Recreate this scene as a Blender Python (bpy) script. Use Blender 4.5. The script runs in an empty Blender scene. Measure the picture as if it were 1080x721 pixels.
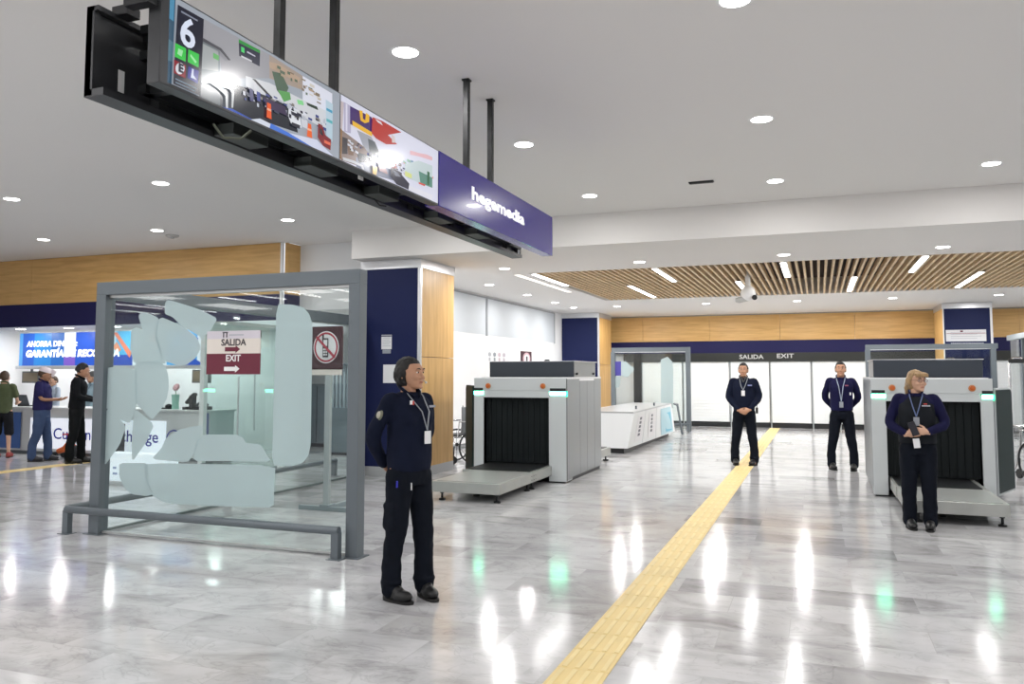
import bpy, bmesh, math, random
from mathutils import Vector, Matrix, noise
random.seed(7)
SC = bpy.context.scene
COL = SC.collection
PI = math.pi

# ------------------------------------------------------------------ camera, world, exposure
F = 852.0; PPX = 540.0; PPY = 334.0; EYE = 1.55
TH = math.atan(60 / F); YAW = math.atan(322 / F)
cam_d = bpy.data.cameras.new('camera'); cam = bpy.data.objects.new('camera', cam_d); COL.objects.link(cam)
cam_d.sensor_width = 36; cam_d.lens = F / 1080 * 36; cam_d.shift_y = -(360.5 - PPY) / 1080
cam_d.clip_start = .05; cam_d.clip_end = 200
cam.location = (0, 0, EYE); cam.rotation_euler = (PI / 2 + TH, 0, YAW)
SC.camera = cam
SC.view_settings.view_transform = 'Standard'; SC.view_settings.look = 'None'
SC.view_settings.gamma = 1; SC.view_settings.use_curve_mapping = False
SC.view_settings.exposure = 0.40
SC.cycles.use_denoising = True
SC.cycles.max_bounces = 8; SC.cycles.diffuse_bounces = 5; SC.cycles.transparent_max_bounces = 16
SC.cycles.caustics_reflective = False; SC.cycles.caustics_refractive = False
SC.cycles.sample_clamp_indirect = 4
W = bpy.data.worlds.new('world'); SC.world = W; W.use_nodes = True
W.node_tree.nodes['Background'].inputs[0].default_value = (.9, .95, 1, 1)
W.node_tree.nodes['Background'].inputs[1].default_value = 1.0
DOWN_W = 10.5       # watts of one round downlight
LIN_W = 7.0        # watts of one linear lamp
COOL = (1.0, .985, .97)

def area(name, loc, sx, sy, watts, color=COOL, rot=(0, 0, 0), shape='RECTANGLE', parent=None, spread=PI):
    l = bpy.data.lights.new(name, 'AREA'); l.shape = shape; l.size = sx
    if shape in ('RECTANGLE', 'ELLIPSE'): l.size_y = sy
    l.energy = watts; l.color = color; l.spread = spread
    o = bpy.data.objects.new(name, l); COL.objects.link(o); o.location = loc; o.rotation_euler = rot
    if parent: o.parent = parent
    return o
# unseen fill lights added behind the camera to give the broad soft light
for x in (-17.5, -12.5, -7.5, -2.5, 2.5, 6.5):
    for y in (-9, -5, -1.2):
        if x in (-2.5, 2.5) and y == -1.2: continue
        area('hall_fill_light', (x, y, 3.70), 1.2, 2.4, 46)

# ------------------------------------------------------------------ pixel -> plane (used only to read sizes off the photograph)
def ray(u, v):
    x = (u - PPX) / F; y = -(v - PPY) / F
    fy = math.cos(TH) - y * math.sin(TH); fz = math.sin(TH) + y * math.cos(TH)
    return (x * math.cos(YAW) - fy * math.sin(YAW), x * math.sin(YAW) + fy * math.cos(YAW), fz)
def on_y(u, v, y):
    a = ray(u, v); t = y / a[1]; return (a[0] * t, y, EYE + a[2] * t)
def on_x(u, v, x):
    a = ray(u, v); t = x / a[0]; return (x, a[1] * t, EYE + a[2] * t)

# ------------------------------------------------------------------ materials
MATS = {}
def mat(name, col, rough=.5, metal=0, emit=None, es=1, bump=0, bscale=40, var=0, vscale=3, coat=0, alpha=1, trans=0, spec=.5, stretch=None):
    if name in MATS: return MATS[name]
    m = bpy.data.materials.new(name); m.use_nodes = True; nt = m.node_tree; n = nt.nodes; l = nt.links
    b = n['Principled BSDF']
    b.inputs['Base Color'].default_value = (*col, 1); b.inputs['Roughness'].default_value = rough
    b.inputs['Metallic'].default_value = metal; b.inputs['Coat Weight'].default_value = coat
    b.inputs['Specular IOR Level'].default_value = spec
    b.inputs['Transmission Weight'].default_value = trans; b.inputs['Alpha'].default_value = alpha
    if emit:
        b.inputs['Emission Color'].default_value = (*emit, 1); b.inputs['Emission Strength'].default_value = es
    if bump or var:
        tc = n.new('ShaderNodeTexCoord'); mp = n.new('ShaderNodeMapping'); l.new(tc.outputs['Object'], mp.inputs['Vector'])
        if stretch: mp.inputs['Scale'].default_value = stretch
    if var:
        t = n.new('ShaderNodeTexNoise'); t.inputs['Scale'].default_value = vscale; t.inputs['Detail'].default_value = 6
        l.new(mp.outputs[0], t.inputs['Vector'])
        r = n.new('ShaderNodeMapRange'); r.inputs['From Min'].default_value = .3; r.inputs['From Max'].default_value = .7
        r.inputs['To Min'].default_value = 1 - var; r.inputs['To Max'].default_value = 1 + var
        l.new(t.outputs['Fac'], r.inputs['Value'])
        v = n.new('ShaderNodeVectorMath'); v.operation = 'SCALE'; v.inputs[0].default_value = col
        l.new(r.outputs[0], v.inputs['Scale']); l.new(v.outputs[0], b.inputs['Base Color'])
    if bump:
        t = n.new('ShaderNodeTexNoise'); t.inputs['Scale'].default_value = bscale; t.inputs['Detail'].default_value = 4
        l.new(mp.outputs[0], t.inputs['Vector'])
        bp = n.new('ShaderNodeBump'); bp.inputs['Strength'].default_value = bump; bp.inputs['Distance'].default_value = .01
        l.new(t.outputs['Fac'], bp.inputs['Height']); l.new(bp.outputs[0], b.inputs['Normal'])
    MATS[name] = m; return m

def marble():
    m = bpy.data.materials.new('marble_tiles'); m.use_nodes = True; nt = m.node_tree; n = nt.nodes; l = nt.links
    b = n['Principled BSDF']
    tc = n.new('ShaderNodeTexCoord'); mp = n.new('ShaderNodeMapping'); mp.inputs['Location'].default_value = (.2, .06, 0)
    l.new(tc.outputs['Object'], mp.inputs['Vector'])
    br = n.new('ShaderNodeTexBrick'); br.offset = .5; br.squash = 1
    br.inputs['Scale'].default_value = 1; br.inputs['Brick Width'].default_value = .78; br.inputs['Row Height'].default_value = .40
    br.inputs['Mortar Size'].default_value = .0022; br.inputs['Mortar Smooth'].default_value = .3; br.inputs['Bias'].default_value = 0
    br.inputs['Color1'].default_value = (0, 0, 0, 1); br.inputs['Color2'].default_value = (1, 1, 1, 1); br.inputs['Mortar'].default_value = (.5, .5, .5, 1)
    l.new(mp.outputs[0], br.inputs['Vector'])
    # each tile gets its own offset into the veining
    cb = n.new('ShaderNodeVectorMath'); cb.operation = 'SCALE'; cb.inputs['Scale'].default_value = 37
    l.new(br.outputs['Color'], cb.inputs[0])
    ad = n.new('ShaderNodeVectorMath'); ad.operation = 'ADD'; l.new(cb.outputs[0], ad.inputs[0])
    ms = n.new('ShaderNodeMapping'); ms.inputs['Scale'].default_value = (1.0, 1.6, 1); ms.inputs['Rotation'].default_value = (0, 0, .12)
    l.new(tc.outputs['Object'], ms.inputs['Vector']); l.new(ms.outputs[0], ad.inputs[1])
    nz = n.new('ShaderNodeTexNoise'); nz.inputs['Scale'].default_value = 1.5; nz.inputs['Detail'].default_value = 9; nz.inputs['Roughness'].default_value = .62; nz.inputs['Distortion'].default_value = .8
    l.new(ad.outputs[0], nz.inputs['Vector'])
    ramp = n.new('ShaderNodeValToRGB'); e = ramp.color_ramp.elements
    e[0].position = .28; e[0].color = (.34, .335, .335, 1); e[1].position = .74; e[1].color = (.66, .66, .67, 1)
    x = ramp.color_ramp.elements.new(.44); x.color = (.52, .52, .528, 1)
    x = ramp.color_ramp.elements.new(.54); x.color = (.60, .60, .608, 1)
    l.new(nz.outputs['Fac'], ramp.inputs[0])
    # fine dark veins
    wv = n.new('ShaderNodeTexNoise'); wv.inputs['Scale'].default_value = 2.2; wv.inputs['Detail'].default_value = 7; wv.inputs['Distortion'].default_value = 1.5
    l.new(ad.outputs[0], wv.inputs['Vector'])
    ab = n.new('ShaderNodeMath'); ab.operation = 'SUBTRACT'; ab.inputs[1].default_value = .5; l.new(wv.outputs['Fac'], ab.inputs[0])
    a2 = n.new('ShaderNodeMath'); a2.operation = 'ABSOLUTE'; l.new(ab.outputs[0], a2.inputs[0])
    mr = n.new('ShaderNodeMapRange'); mr.inputs['From Min'].default_value = 0; mr.inputs['From Max'].default_value = .02; mr.inputs['To Min'].default_value = .86; mr.inputs['To Max'].default_value = 1
    l.new(a2.outputs[0], mr.inputs['Value'])
    mx = n.new('ShaderNodeMix'); mx.data_type = 'RGBA'; mx.blend_type = 'MULTIPLY'; mx.inputs[0].default_value = 1
    l.new(ramp.outputs[0], mx.inputs[6]); l.new(mr.outputs[0], mx.inputs[7])
    # tile to tile tone: most pale, some grey
    tr = n.new('ShaderNodeValToRGB'); te = tr.color_ramp.elements; te[0].position = 0; te[0].color = (.62, .62, .63, 1); te[1].position = 1; te[1].color = (1.0, 1.0, 1.0, 1)
    x = tr.color_ramp.elements.new(.10); x.color = (.80, .795, .79, 1); x = tr.color_ramp.elements.new(.3); x.color = (.93, .93, .94, 1)
    l.new(br.outputs['Color'], tr.inputs[0])
    m2 = n.new('ShaderNodeMix'); m2.data_type = 'RGBA'; m2.blend_type = 'MULTIPLY'; m2.inputs[0].default_value = 1
    l.new(mx.outputs[2], m2.inputs[6]); l.new(tr.outputs[0], m2.inputs[7])
    # large scale wear: greyer near the entrance lanes
    m3 = n.new('ShaderNodeMix'); m3.data_type = 'RGBA'; l.new(br.outputs['Fac'], m3.inputs[0])
    l.new(m2.outputs[2], m3.inputs[6]); m3.inputs[7].default_value = (.46, .46, .46, 1)
    l.new(m3.outputs[2], b.inputs['Base Color'])
    b.inputs['Roughness'].default_value = .125; b.inputs['IOR'].default_value = 1.45; b.inputs['Specular IOR Level'].default_value = .34
    nb = n.new('ShaderNodeTexNoise'); nb.inputs['Scale'].default_value = 1.2; nb.inputs['Detail'].default_value = 2; l.new(tc.outputs['Object'], nb.inputs['Vector'])
    bp = n.new('ShaderNodeBump'); bp.inputs['Strength'].default_value = .06; bp.inputs['Distance'].default_value = .02; l.new(nb.outputs['Fac'], bp.inputs['Height']); l.new(bp.outputs[0], b.inputs['Normal'])
    MATS['marble'] = m; return m

def wood():
    m = bpy.data.materials.new('oak_veneer'); m.use_nodes = True; nt = m.node_tree; n = nt.nodes; l = nt.links
    b = n['Principled BSDF']; b.inputs['Roughness'].default_value = .42
    tc = n.new('ShaderNodeTexCoord'); mp = n.new('ShaderNodeMapping'); l.new(tc.outputs['Object'], mp.inputs['Vector']); mp.inputs['Scale'].default_value = (.7, .7, 9)
    nz = n.new('ShaderNodeTexNoise'); nz.inputs['Scale'].default_value = 2; nz.inputs['Detail'].default_value = 6; nz.inputs['Distortion'].default_value = .6; l.new(mp.outputs[0], nz.inputs['Vector'])
    r = n.new('ShaderNodeValToRGB'); e = r.color_ramp.elements; e[0].position = .3; e[0].color = (.58, .335, .11, 1); e[1].position = .7; e[1].color = (.74, .465, .18, 1)
    l.new(nz.outputs['Fac'], r.inputs[0]); l.new(r.outputs[0], b.inputs['Base Color']); MATS['wood'] = m; return m

def woodv():
    m = wood().copy(); m.name = 'oak_veneer_upright'
    m.node_tree.nodes['Mapping'].inputs['Scale'].default_value = (7, 7, .6); return m

def glass(name, tint, a, rough=.02):
    """architectural pane: clear straight-through view with a Fresnel reflection"""
    m = bpy.data.materials.new(name); m.use_nodes = True; nt = m.node_tree; n = nt.nodes; l = nt.links
    for x in list(n): n.remove(x)
    o = n.new('ShaderNodeOutputMaterial'); t = n.new('ShaderNodeBsdfTransparent'); t.inputs[0].default_value = (*tint, 1)
    g = n.new('ShaderNodeBsdfGlossy'); g.inputs['Roughness'].default_value = rough
    fr = n.new('ShaderNodeLayerWeight'); fr.inputs['Blend'].default_value = .5
    pw = n.new('ShaderNodeMath'); pw.operation = 'POWER'; pw.inputs[1].default_value = 4.0; l.new(fr.outputs['Facing'], pw.inputs[0])
    mu = n.new('ShaderNodeMath'); mu.operation = 'MULTIPLY_ADD'; mu.inputs[1].default_value = a; mu.inputs[2].default_value = .035; l.new(pw.outputs[0], mu.inputs[0])
    mx = n.new('ShaderNodeMixShader'); l.new(mu.outputs[0], mx.inputs[0]); l.new(t.outputs[0], mx.inputs[1]); l.new(g.outputs[0], mx.inputs[2])
    l.new(mx.outputs[0], o.inputs[0]); MATS[name] = m; return m

def frost():
    m = bpy.data.materials.new('frosted_film'); m.use_nodes = True; nt = m.node_tree; n = nt.nodes; l = nt.links
    for x in list(n): n.remove(x)
    o = n.new('ShaderNodeOutputMaterial'); t = n.new('ShaderNodeBsdfTransparent'); t.inputs[0].default_value = (.8, .9, .9, 1)
    d = n.new('ShaderNodeBsdfDiffuse'); d.inputs[0].default_value = (.70, .79, .81, 1)
    tl = n.new('ShaderNodeBsdfTranslucent'); tl.inputs[0].default_value = (.70, .79, .81, 1)
    m1 = n.new('ShaderNodeMixShader'); m1.inputs[0].default_value = .5; l.new(d.outputs[0], m1.inputs[1]); l.new(tl.outputs[0], m1.inputs[2])
    m2 = n.new('ShaderNodeMixShader'); m2.inputs[0].default_value = .74; l.new(t.outputs[0], m2.inputs[1]); l.new(m1.outputs[0], m2.inputs[2])
    l.new(m2.outputs[0], o.inputs[0]); MATS['frost'] = m; return m

MARBLE = marble(); WOOD = wood(); WOODV = woodv(); FROST = frost()
GLASS = glass('clear_glass', (.955, .985, .98), .8); GREENG = glass('green_glass', (.93, .975, .965), .8)
CEIL = mat('ceiling_paint', (.80, .785, .775), .85); SOFF = mat('soffit_paint', (.83, .81, .79), .8)
WHITE = mat('white_paint', (.86, .87, .88), .6); NAVY = mat('navy_laminate', (.010, .016, .075), .5, spec=.2); NAVY2 = mat('navy_band', (.015, .014, .075), .5, spec=.2)
BLACK = mat('black', (.012, .013, .015), .45); BLACKM = mat('black_metal', (.02, .022, .024), .35, .6); RUB = mat('rubber', (.02, .022, .024), .7)
GREYP = mat('grey_powder_coat', (.145, .17, .19), .42, .25); STEEL = mat('brushed_steel', (.33, .35, .37), .32, .85, bump=.15, bscale=6, stretch=(30, 30, .6))
SILVER = mat('silver', (.72, .73, .75), .28, .7); ALU = mat('aluminium', (.55, .56, .56), .4, .7); CHROME = mat('chrome', (.8, .8, .82), .12, 1)
SCANW = mat('scanner_grey_white', (.60, .635, .645), .4); SCAND = mat('scanner_dark_green', (.010, .024, .025), .6, spec=.25); HOODD = mat('scanner_hood_slate', (.035, .045, .062), .5)
BED = mat('conveyor_steel', (.43, .44, .42), .38, .5, var=.06, vscale=5)
LED = mat('led_bar', (.8, 1, .9), .3, emit=(.13, 1, .55), es=16); LEDG = mat('led_green', (.0, .6, .3), .3, emit=(.0, .9, .38), es=4)
AMBER = mat('amber_lamp', (.42, .09, .015), .3, emit=(1, .2, .02), es=.08); AMBR = mat('amber_ring', (.62, .27, .10), .4)
YEL = mat('tactile_yellow', (.78, .60, .26), .55, var=.10, vscale=2.5, bump=.1, bscale=60)
YELB = mat('tactile_yellow_bar', (.82, .66, .32), .5, var=.08, vscale=4)
LAMP = mat('lamp_diffuser', (1, 1, 1), .5, emit=COOL, es=9); LAMPF = mat('lamp_trim', (.85, .85, .85), .5)
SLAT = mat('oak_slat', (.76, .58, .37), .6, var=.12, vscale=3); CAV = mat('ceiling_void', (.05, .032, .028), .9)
SHUT = mat('shutter_white', (.90, .93, .94), .45); MAROON = mat('maroon', (.13, .012, .035), .5); MAROOND = mat('dark_maroon', (.055, .010, .018), .45)
PAPER = mat('paper', (.82, .82, .84), .7); CREAM = mat('cream', (.78, .72, .66), .6); TXTW = mat('white_lettering', (.88, .88, .88), .5); TXTD = mat('dark_lettering', (.05, .04, .05), .6)
TXTG = mat('grey_lettering', (.45, .46, .52), .6)

# ------------------------------------------------------------------ mesh builder
ORG = {}
class MB:
    def __init__(s): s.bm = bmesh.new(); s.mi = 0
    def _fin(s, faces):
        for f in faces: f.material_index = s.mi
    def box(s, x0, x1, y0, y1, z0, z1, bev=0, seg=2, M=None):
        vs = [s.bm.verts.new((x, y, z)) for x in (x0, x1) for y in (y0, y1) for z in (z0, z1)]
        q = [(0, 1, 3, 2), (4, 6, 7, 5), (0, 4, 5, 1), (2, 3, 7, 6), (0, 2, 6, 4), (1, 5, 7, 3)]
        fs = [s.bm.faces.new([vs[i] for i in t]) for t in q]; s._fin(fs)
        if M is not None:
            for v in vs: v.co = M @ v.co
        if bev:
            es = list({e for f in fs for e in f.edges})
            r = bmesh.ops.bevel(s.bm, geom=es, offset=bev, segments=seg, affect='EDGES', profile=.7); s._fin(r['faces'])
        return s
    def tube(s, pts, r, seg=12, cap=True):
        pts = [Vector(p) for p in pts]; rs = r if isinstance(r, (list, tuple)) else [r] * len(pts)
        rs = [(a, a) if not isinstance(a, (list, tuple)) else a for a in rs]
        rings = []; ref = None
        for i, p in enumerate(pts):
            t = (pts[min(i + 1, len(pts) - 1)] - pts[max(i - 1, 0)]).normalized()
            if ref is None: ref = Vector((0, 1, 0)) if abs(t.y) < .8 else Vector((1, 0, 0))
            u = t.cross(ref).normalized(); v = u.cross(t).normalized(); ref = v
            rings.append([s.bm.verts.new(p + u * math.cos(2 * PI * k / seg) * rs[i][0] + v * math.sin(2 * PI * k / seg) * rs[i][1]) for k in range(seg)])
        fs = []
        for a, b in zip(rings, rings[1:]):
            for k in range(seg): fs.append(s.bm.faces.new((a[k], a[(k + 1) % seg], b[(k + 1) % seg], b[k])))
        if cap:
            fs.append(s.bm.faces.new(rings[0][::-1])); fs.append(s.bm.faces.new(rings[-1]))
        s._fin(fs); return s
    def cyl(s, p0, p1, r, seg=20): return s.tube([p0, p1], r, seg)
    def ell(s, c, r, rot=None, seg=20, rg=12):
        R = bmesh.ops.create_uvsphere(s.bm, u_segments=seg, v_segments=rg, radius=1)
        M = Matrix.Translation(c) @ (rot.to_4x4() if rot is not None else Matrix()) @ Matrix.Diagonal((*r, 1))
        for v in R['verts']: v.co = M @ v.co
        for f in {f for v in R['verts'] for f in v.link_faces}: f.material_index = s.mi
        return s
    def prism(s, pts, off):
        """pts: planar 3-D outline, off: extrusion vector"""
        off = Vector(off); a = [s.bm.verts.new(p) for p in pts]; b = [s.bm.verts.new(Vector(p) + off) for p in pts]; n = len(pts)
        fs = [s.bm.faces.new(a[::-1]), s.bm.faces.new(b)]
        for i in range(n): fs.append(s.bm.faces.new((a[i], a[(i + 1) % n], b[(i + 1) % n], b[i])))
        s._fin(fs); return s
    def rings(s, rr, seg=28, cap=True):
        """rr: (z, cx, cy, rx, ry[, n]) horizontal superellipse sections"""
        R = []
        for t in rr:
            z, cx, cy, rx, ry = t[:5]; n = t[5] if len(t) > 5 else 2.3; L = []
            for k in range(seg):
                a = 2 * PI * k / seg; c, q = math.cos(a), math.sin(a)
                L.append(s.bm.verts.new((cx + rx * math.copysign(abs(c) ** (2 / n), c), cy + ry * math.copysign(abs(q) ** (2 / n), q), z)))
            R.append(L)
        fs = []
        for a, b in zip(R, R[1:]):
            for k in range(seg): fs.append(s.bm.faces.new((a[k], a[(k + 1) % seg], b[(k + 1) % seg], b[k])))
        if cap: fs.append(s.bm.faces.new(R[0][::-1])); fs.append(s.bm.faces.new(R[-1]))
        s._fin(fs); return s
    def build(s, name, mats, parent=None, smooth=False, local=False, loc=None):
        bmesh.ops.recalc_face_normals(s.bm, faces=s.bm.faces[:])
        me = bpy.data.meshes.new(name); ms = mats if isinstance(mats, (list, tuple)) else [mats]
        if not local:
            if parent is not None: o0 = ORG.get(parent.name, Vector((0, 0, 0)))
            elif loc is not None: o0 = Vector(loc)
            else: o0 = Vector((0, 0, 0))
            for v in s.bm.verts: v.co -= o0
        s.bm.to_mesh(me); s.bm.free()
        for m in ms: me.materials.append(m)
        if smooth:
            for p in me.polygons: p.use_smooth = True
            me.set_sharp_from_angle(angle=math.radians(smooth if smooth is not True else 50))
        o = bpy.data.objects.new(name, me); COL.objects.link(o)
        if parent is not None: o.parent = parent; ORG[o.name] = ORG.get(parent.name, Vector((0, 0, 0)))
        elif loc is not None: o.location = loc; ORG[o.name] = Vector(loc)
        return o

def thing(name, label, cat, loc, rz=0, group=None, scale=1):
    o = bpy.data.objects.new(name, None); COL.objects.link(o); o.empty_display_size = .1
    o.location = loc; o.rotation_euler = (0, 0, rz); o.scale = (scale,) * 3
    ORG[o.name] = Vector(loc) if not rz and scale == 1 else Vector((0, 0, 0))
    o['label'] = label; o['category'] = cat
    if group: o['group'] = group
    return o
def tag(o, label, cat, group=None, kind=None):
    o['label'] = label; o['category'] = cat
    if group: o['group'] = group
    if kind: o['kind'] = kind
    return o
def struct(name, mb, m, **k):
    o = mb.build(name, m, **k); o['kind'] = 'structure'; return o
def kids(o): return [c for c in COL.objects if c.parent == o]
def dup(root, loc, label=None):
    r = root.copy(); COL.objects.link(r); r.location = loc
    if label: r['label'] = label
    for c in kids(root):
        d = c.copy(); COL.objects.link(d); d.parent = r
        for g in kids(c):
            e = g.copy(); COL.objects.link(e); e.parent = d
    return r

def text(name, body, size, pos, right, up, m, parent, ext=.002, width=None, bold=0, align='LEFT', shear=0, label=None):
    """lettering as a thin mesh: pos = baseline start, right/up unit vectors"""
    cu = bpy.data.curves.new(name, 'FONT'); cu.body = body; cu.size = size; cu.extrude = ext; cu.offset = bold; cu.align_x = align; cu.shear = shear
    cu.resolution_u = 3
    t = bpy.data.objects.new(name + '_tmp', cu); COL.objects.link(t); bpy.context.view_layer.update()
    me = bpy.data.meshes.new_from_object(t.evaluated_get(bpy.context.evaluated_depsgraph_get()))
    bpy.data.objects.remove(t)
    R = Vector(right); U = Vector(up); N = R.cross(U)
    xs = [v.co.x for v in me.vertices]; sx = 1
    if width and xs: sx = width / (max(xs) - min(xs))
    o0 = ORG.get(parent.name, Vector((0, 0, 0))) if parent is not None else Vector((0, 0, 0))
    P = Vector(pos) - o0
    for v in me.vertices: v.co = P + R * v.co.x * sx + U * v.co.y + N * v.co.z
    me.materials.clear(); me.materials.append(m)
    o = bpy.data.objects.new(name, me); COL.objects.link(o)
    if parent is not None: o.parent = parent
    if label: o['label'] = label
    return o
XR, ZU, YF = (1, 0, 0), (0, 0, 1), (0, 1, 0)

# ------------------------------------------------------------------ room shell
struct('floor', MB().box(-24, 10, -12, 27, -.12, 0), MARBLE)
ZC, ZS = 3.73, 3.30
c = MB(); c.box(-24, -6.63, -12, 11.2, ZC, ZC + .1); c.box(-6.63, 10, -12, 10.6, ZC, ZC + .1); c.box(-8.2, -6.63, 11.2, 11.6, ZC, ZC + .1)
struct('ceiling', c, CEIL)
# lowered ceiling with an opening for the slats
SX0, SX1, SY0, SY1 = -4.72, 6.4, 13.25, 18.85
s = MB(); s.box(-6.63, 10, 10.6, SY0, ZS, ZC + .1); s.box(-7.1, 10, SY1, 24.62, ZS, ZC + .1); s.box(-7.1, SX0, SY0, SY1, ZS, ZC + .1); s.box(SX1, 10, SY0, SY1, ZS, ZC + .1)
s.box(-7.1, -6.63, 12.0, SY0, ZS, ZC + .1)
struct('ceiling_soffit', s, SOFF)
sl = MB(); pitch = .1125; x = SX0 + .16; i = 0
while x < SX1 - .05:
    a = x - .019; sl.box(a, a + .038, SY0 + .01, 16.02, ZS - .0, ZS + .10); sl.box(a, a + .038, 16.03, SY1 - .01, ZS, ZS + .10)
    x += pitch
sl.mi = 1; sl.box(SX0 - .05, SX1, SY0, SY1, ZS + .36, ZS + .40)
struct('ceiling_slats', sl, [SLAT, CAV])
t = thing('cove_light', 'slim warm white light line in the ceiling just left of the timber slats', 'ceiling light', (-4.95, 15, ZS))
MB().box(-5.00, -4.90, SY0 + .1, 16.6, ZS - .004, ZS - .0005).build('diffuser', mat('cove_glow', (1, .95, .9), .5, emit=(1, .93, .86), es=.8), t)
MB().box(-5.02, -5.00, SY0 + .1, 16.6, ZS - .008, ZS - .0005).build('edge_trim', LAMPF, t)
# walls
struct('wall_right', MB().box(9.6, 9.8, -12, 27, 0, 4), WHITE)
struct('wall_back', MB().box(-24, 10, -12.2, -12, 0, 4), mat('back_wall_paint', (.62, .62, .63), .7))
struct('wall_far_left', MB().box(-24.2, -24, -12, 20, 0, 4), WHITE)
struct('wall_left', MB().box(-7.15, -6.95, 12.0, 24.7, 0, ZC), WHITE)
b = MB(); b.box(-8.2, -6.63, 11.5, 11.7, 2.62, ZC)
struct('wall_bulkhead', b, WHITE)
struct('wall_niche_back', MB().box(-24, -7.15, 15.6, 15.8, 0, ZC), WHITE)
struct('ceiling_niche', MB().box(-9.9, -7.15, 11.7, 15.6, 2.62, 2.72), SOFF)
# far wall: timber band, navy band, black lintel, white shutters
FY = 24.6
struct('wall_far', MB().box(-7.2, 10, FY + .12, FY + .3, 0, ZC), WHITE)
w = MB()
for a in range(-7, 10, 2): w.box(a * 1.0, a + 1.994, FY, FY + .05, 2.52, 3.27)
tw = struct('trim_2', w, WOOD)
struct('trim_3', MB().box(-7, 10, FY - .02, FY + .1, 2.16, 2.515), NAVY2)
struct('trim_4', MB().box(-7, 10, FY - .04, FY + .1, 3.27, 3.298), mat('shadow_gap_grey', (.35, .34, .33), .7))
lt = thing('door_lintel', 'long black lintel over the white shutters at the far wall, lettered SALIDA EXIT', 'sign', (1.5, FY - .05, 1.9))
MB().box(-5.6, 10, FY - .06, FY + .1, 1.905, 2.16, .006).build('lintel_board', mat('lintel_black', (.014, .016, .014), .4), lt)
text('salida_lettering', 'SALIDA', .175, (-2.15, FY - .066, 1.985), XR, ZU, mat('lettering_silver', (.55, .56, .56), .5), lt, width=.68, bold=.003)
text('exit_lettering', 'EXIT', .175, (-1.11, FY - .066, 2.005), XR, ZU, mat('lettering_silver', (.55, .56, .56), .5), lt, width=.46, bold=.003)
sx = [-5.05, -3.8, -2.43, -1.30, -.17, .55, 1.7, 2.9, 4.1, 5.3, 6.5, 7.7, 8.9]
nm = ['left of the corner booth glass', 'just right of the glass booth', 'behind the guard with clasped hands', 'under the word EXIT', 'narrow one between the two guards', 'behind the guard with hands behind back',
      'left one hidden behind the right scanner', 'right one hidden behind the right scanner', 'behind the navy pillar at right', 'right of the navy pillar', 'second right of the navy pillar', 'last at the right end']
for i, (a, b2) in enumerate(zip(sx, sx[1:])):
    m = MB(); z = .145
    while z < 1.9:
        m.box(a + .03, b2 - .03, FY - .005, FY + .03, z, min(z + .083, 1.903), .004, 1); z += .086
    sh = thing('roller_shutter', 'white ribbed roller shutter, ' + nm[i], 'shutter', ((a + b2) / 2, FY, 0), group='white shutters along the far wall')
    m.build('curtain', SHUT, sh)
    MB().box(a - .0, a + .03, FY - .02, FY + .06, 0, 1.905).build('guide_rail', mat('rail_grey', (.40, .43, .44), .4), sh)
    MB().box(a + .03, b2, FY - .02, FY + .05, 0, .14).build('bottom_bar', BLACK, sh)
struct('trim_5', MB().box(-5.28, -5.06, FY - .1, FY + .1, 0, 2.16), BLACK)

# clerestory of frosted panes in the left wall
for i, (a, b2) in enumerate([(12.3, 16.72), (16.80, 21.75)]):
    wd = MB().box(-6.962, -6.945, a, b2, 2.42, 3.24).build('window_%d' % (i + 1), mat('frosted_pane', (.60, .64, .68), .5)); wd['kind'] = 'structure'
    fr = MB(); fr.box(-6.97, -6.93, a - .03, a, 2.40, 3.27); fr.box(-6.97, -6.93, b2, b2 + .03, 2.40, 3.27); fr.box(-6.97, -6.93, a, b2, 3.24, 3.27)
    f = fr.build('window_frame', mat('window_frame_grey', (.33, .34, .36), .5), wd)
struct('baseboard_left', MB().box(-6.95, -6.93, 12.2, 22.5, 0, .1), mat('baseboard_grey', (.25, .26, .27), .5))

# columns
def column(name, x0, x1, y0, y1, wood_side, label):
    t = thing(name, label, 'column', ((x0 + x1) / 2, (y0 + y1) / 2, 0))
    t['kind'] = 'structure'
    MB().box(x0 + .05, x1 - .05, y0 + .05, y1 - .05, 0, ZS).build('core', WHITE, t)
    MB().box(x0 + .025, x1 - .045, y0, y0 + .05, .14, ZS - .14).build('navy_panel', NAVY, t)
    w = MB(); sx_ = (x1 - .05, x1) if wood_side > 0 else (x0, x0 + .05)
    w.box(*sx_, y0 + .045, y1, .14, 1.80, .002, 1); w.box(*sx_, y0 + .045, y1, 1.808, ZS - .14, .002, 1); w.build('wood_panel', WOODV, t)
    k = MB(); k.box(x0, x0 + .025, y0 - .005, y0 + .03, .14, ZS - .14); k.box(x1 - .045, x1 + .006, y0 - .006, y0 + .045, .14, ZS - .14); k.build('corner_trim', SILVER if wood_side > 0 else WHITE, t)
    MB().box(x0 - .01, x1 + .01, y0 - .012, y1 + .01, ZS - .14, ZS - .002, .004).build('cap', SILVER, t)
    MB().box(x0 - .004, x1 + .004, y0 - .008, y1 + .004, 0, .14, .003).build('plinth', mat('plinth_grey', (.48, .49, .50), .4, .3), t)
    return t
colA = column('clad_column', -6.63, -5.60, 10.9, 12.1, 1, 'near column with navy front and oak side behind the guard looking right')
colB = column('clad_column', -7.05, -5.84, 22.5, 23.95, 1, 'far column with navy front beyond the left scanner')
colR = column('clad_column', 2.93, 4.0, 22.5, 24.1, -1, 'navy fronted column behind the right scanner')
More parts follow.
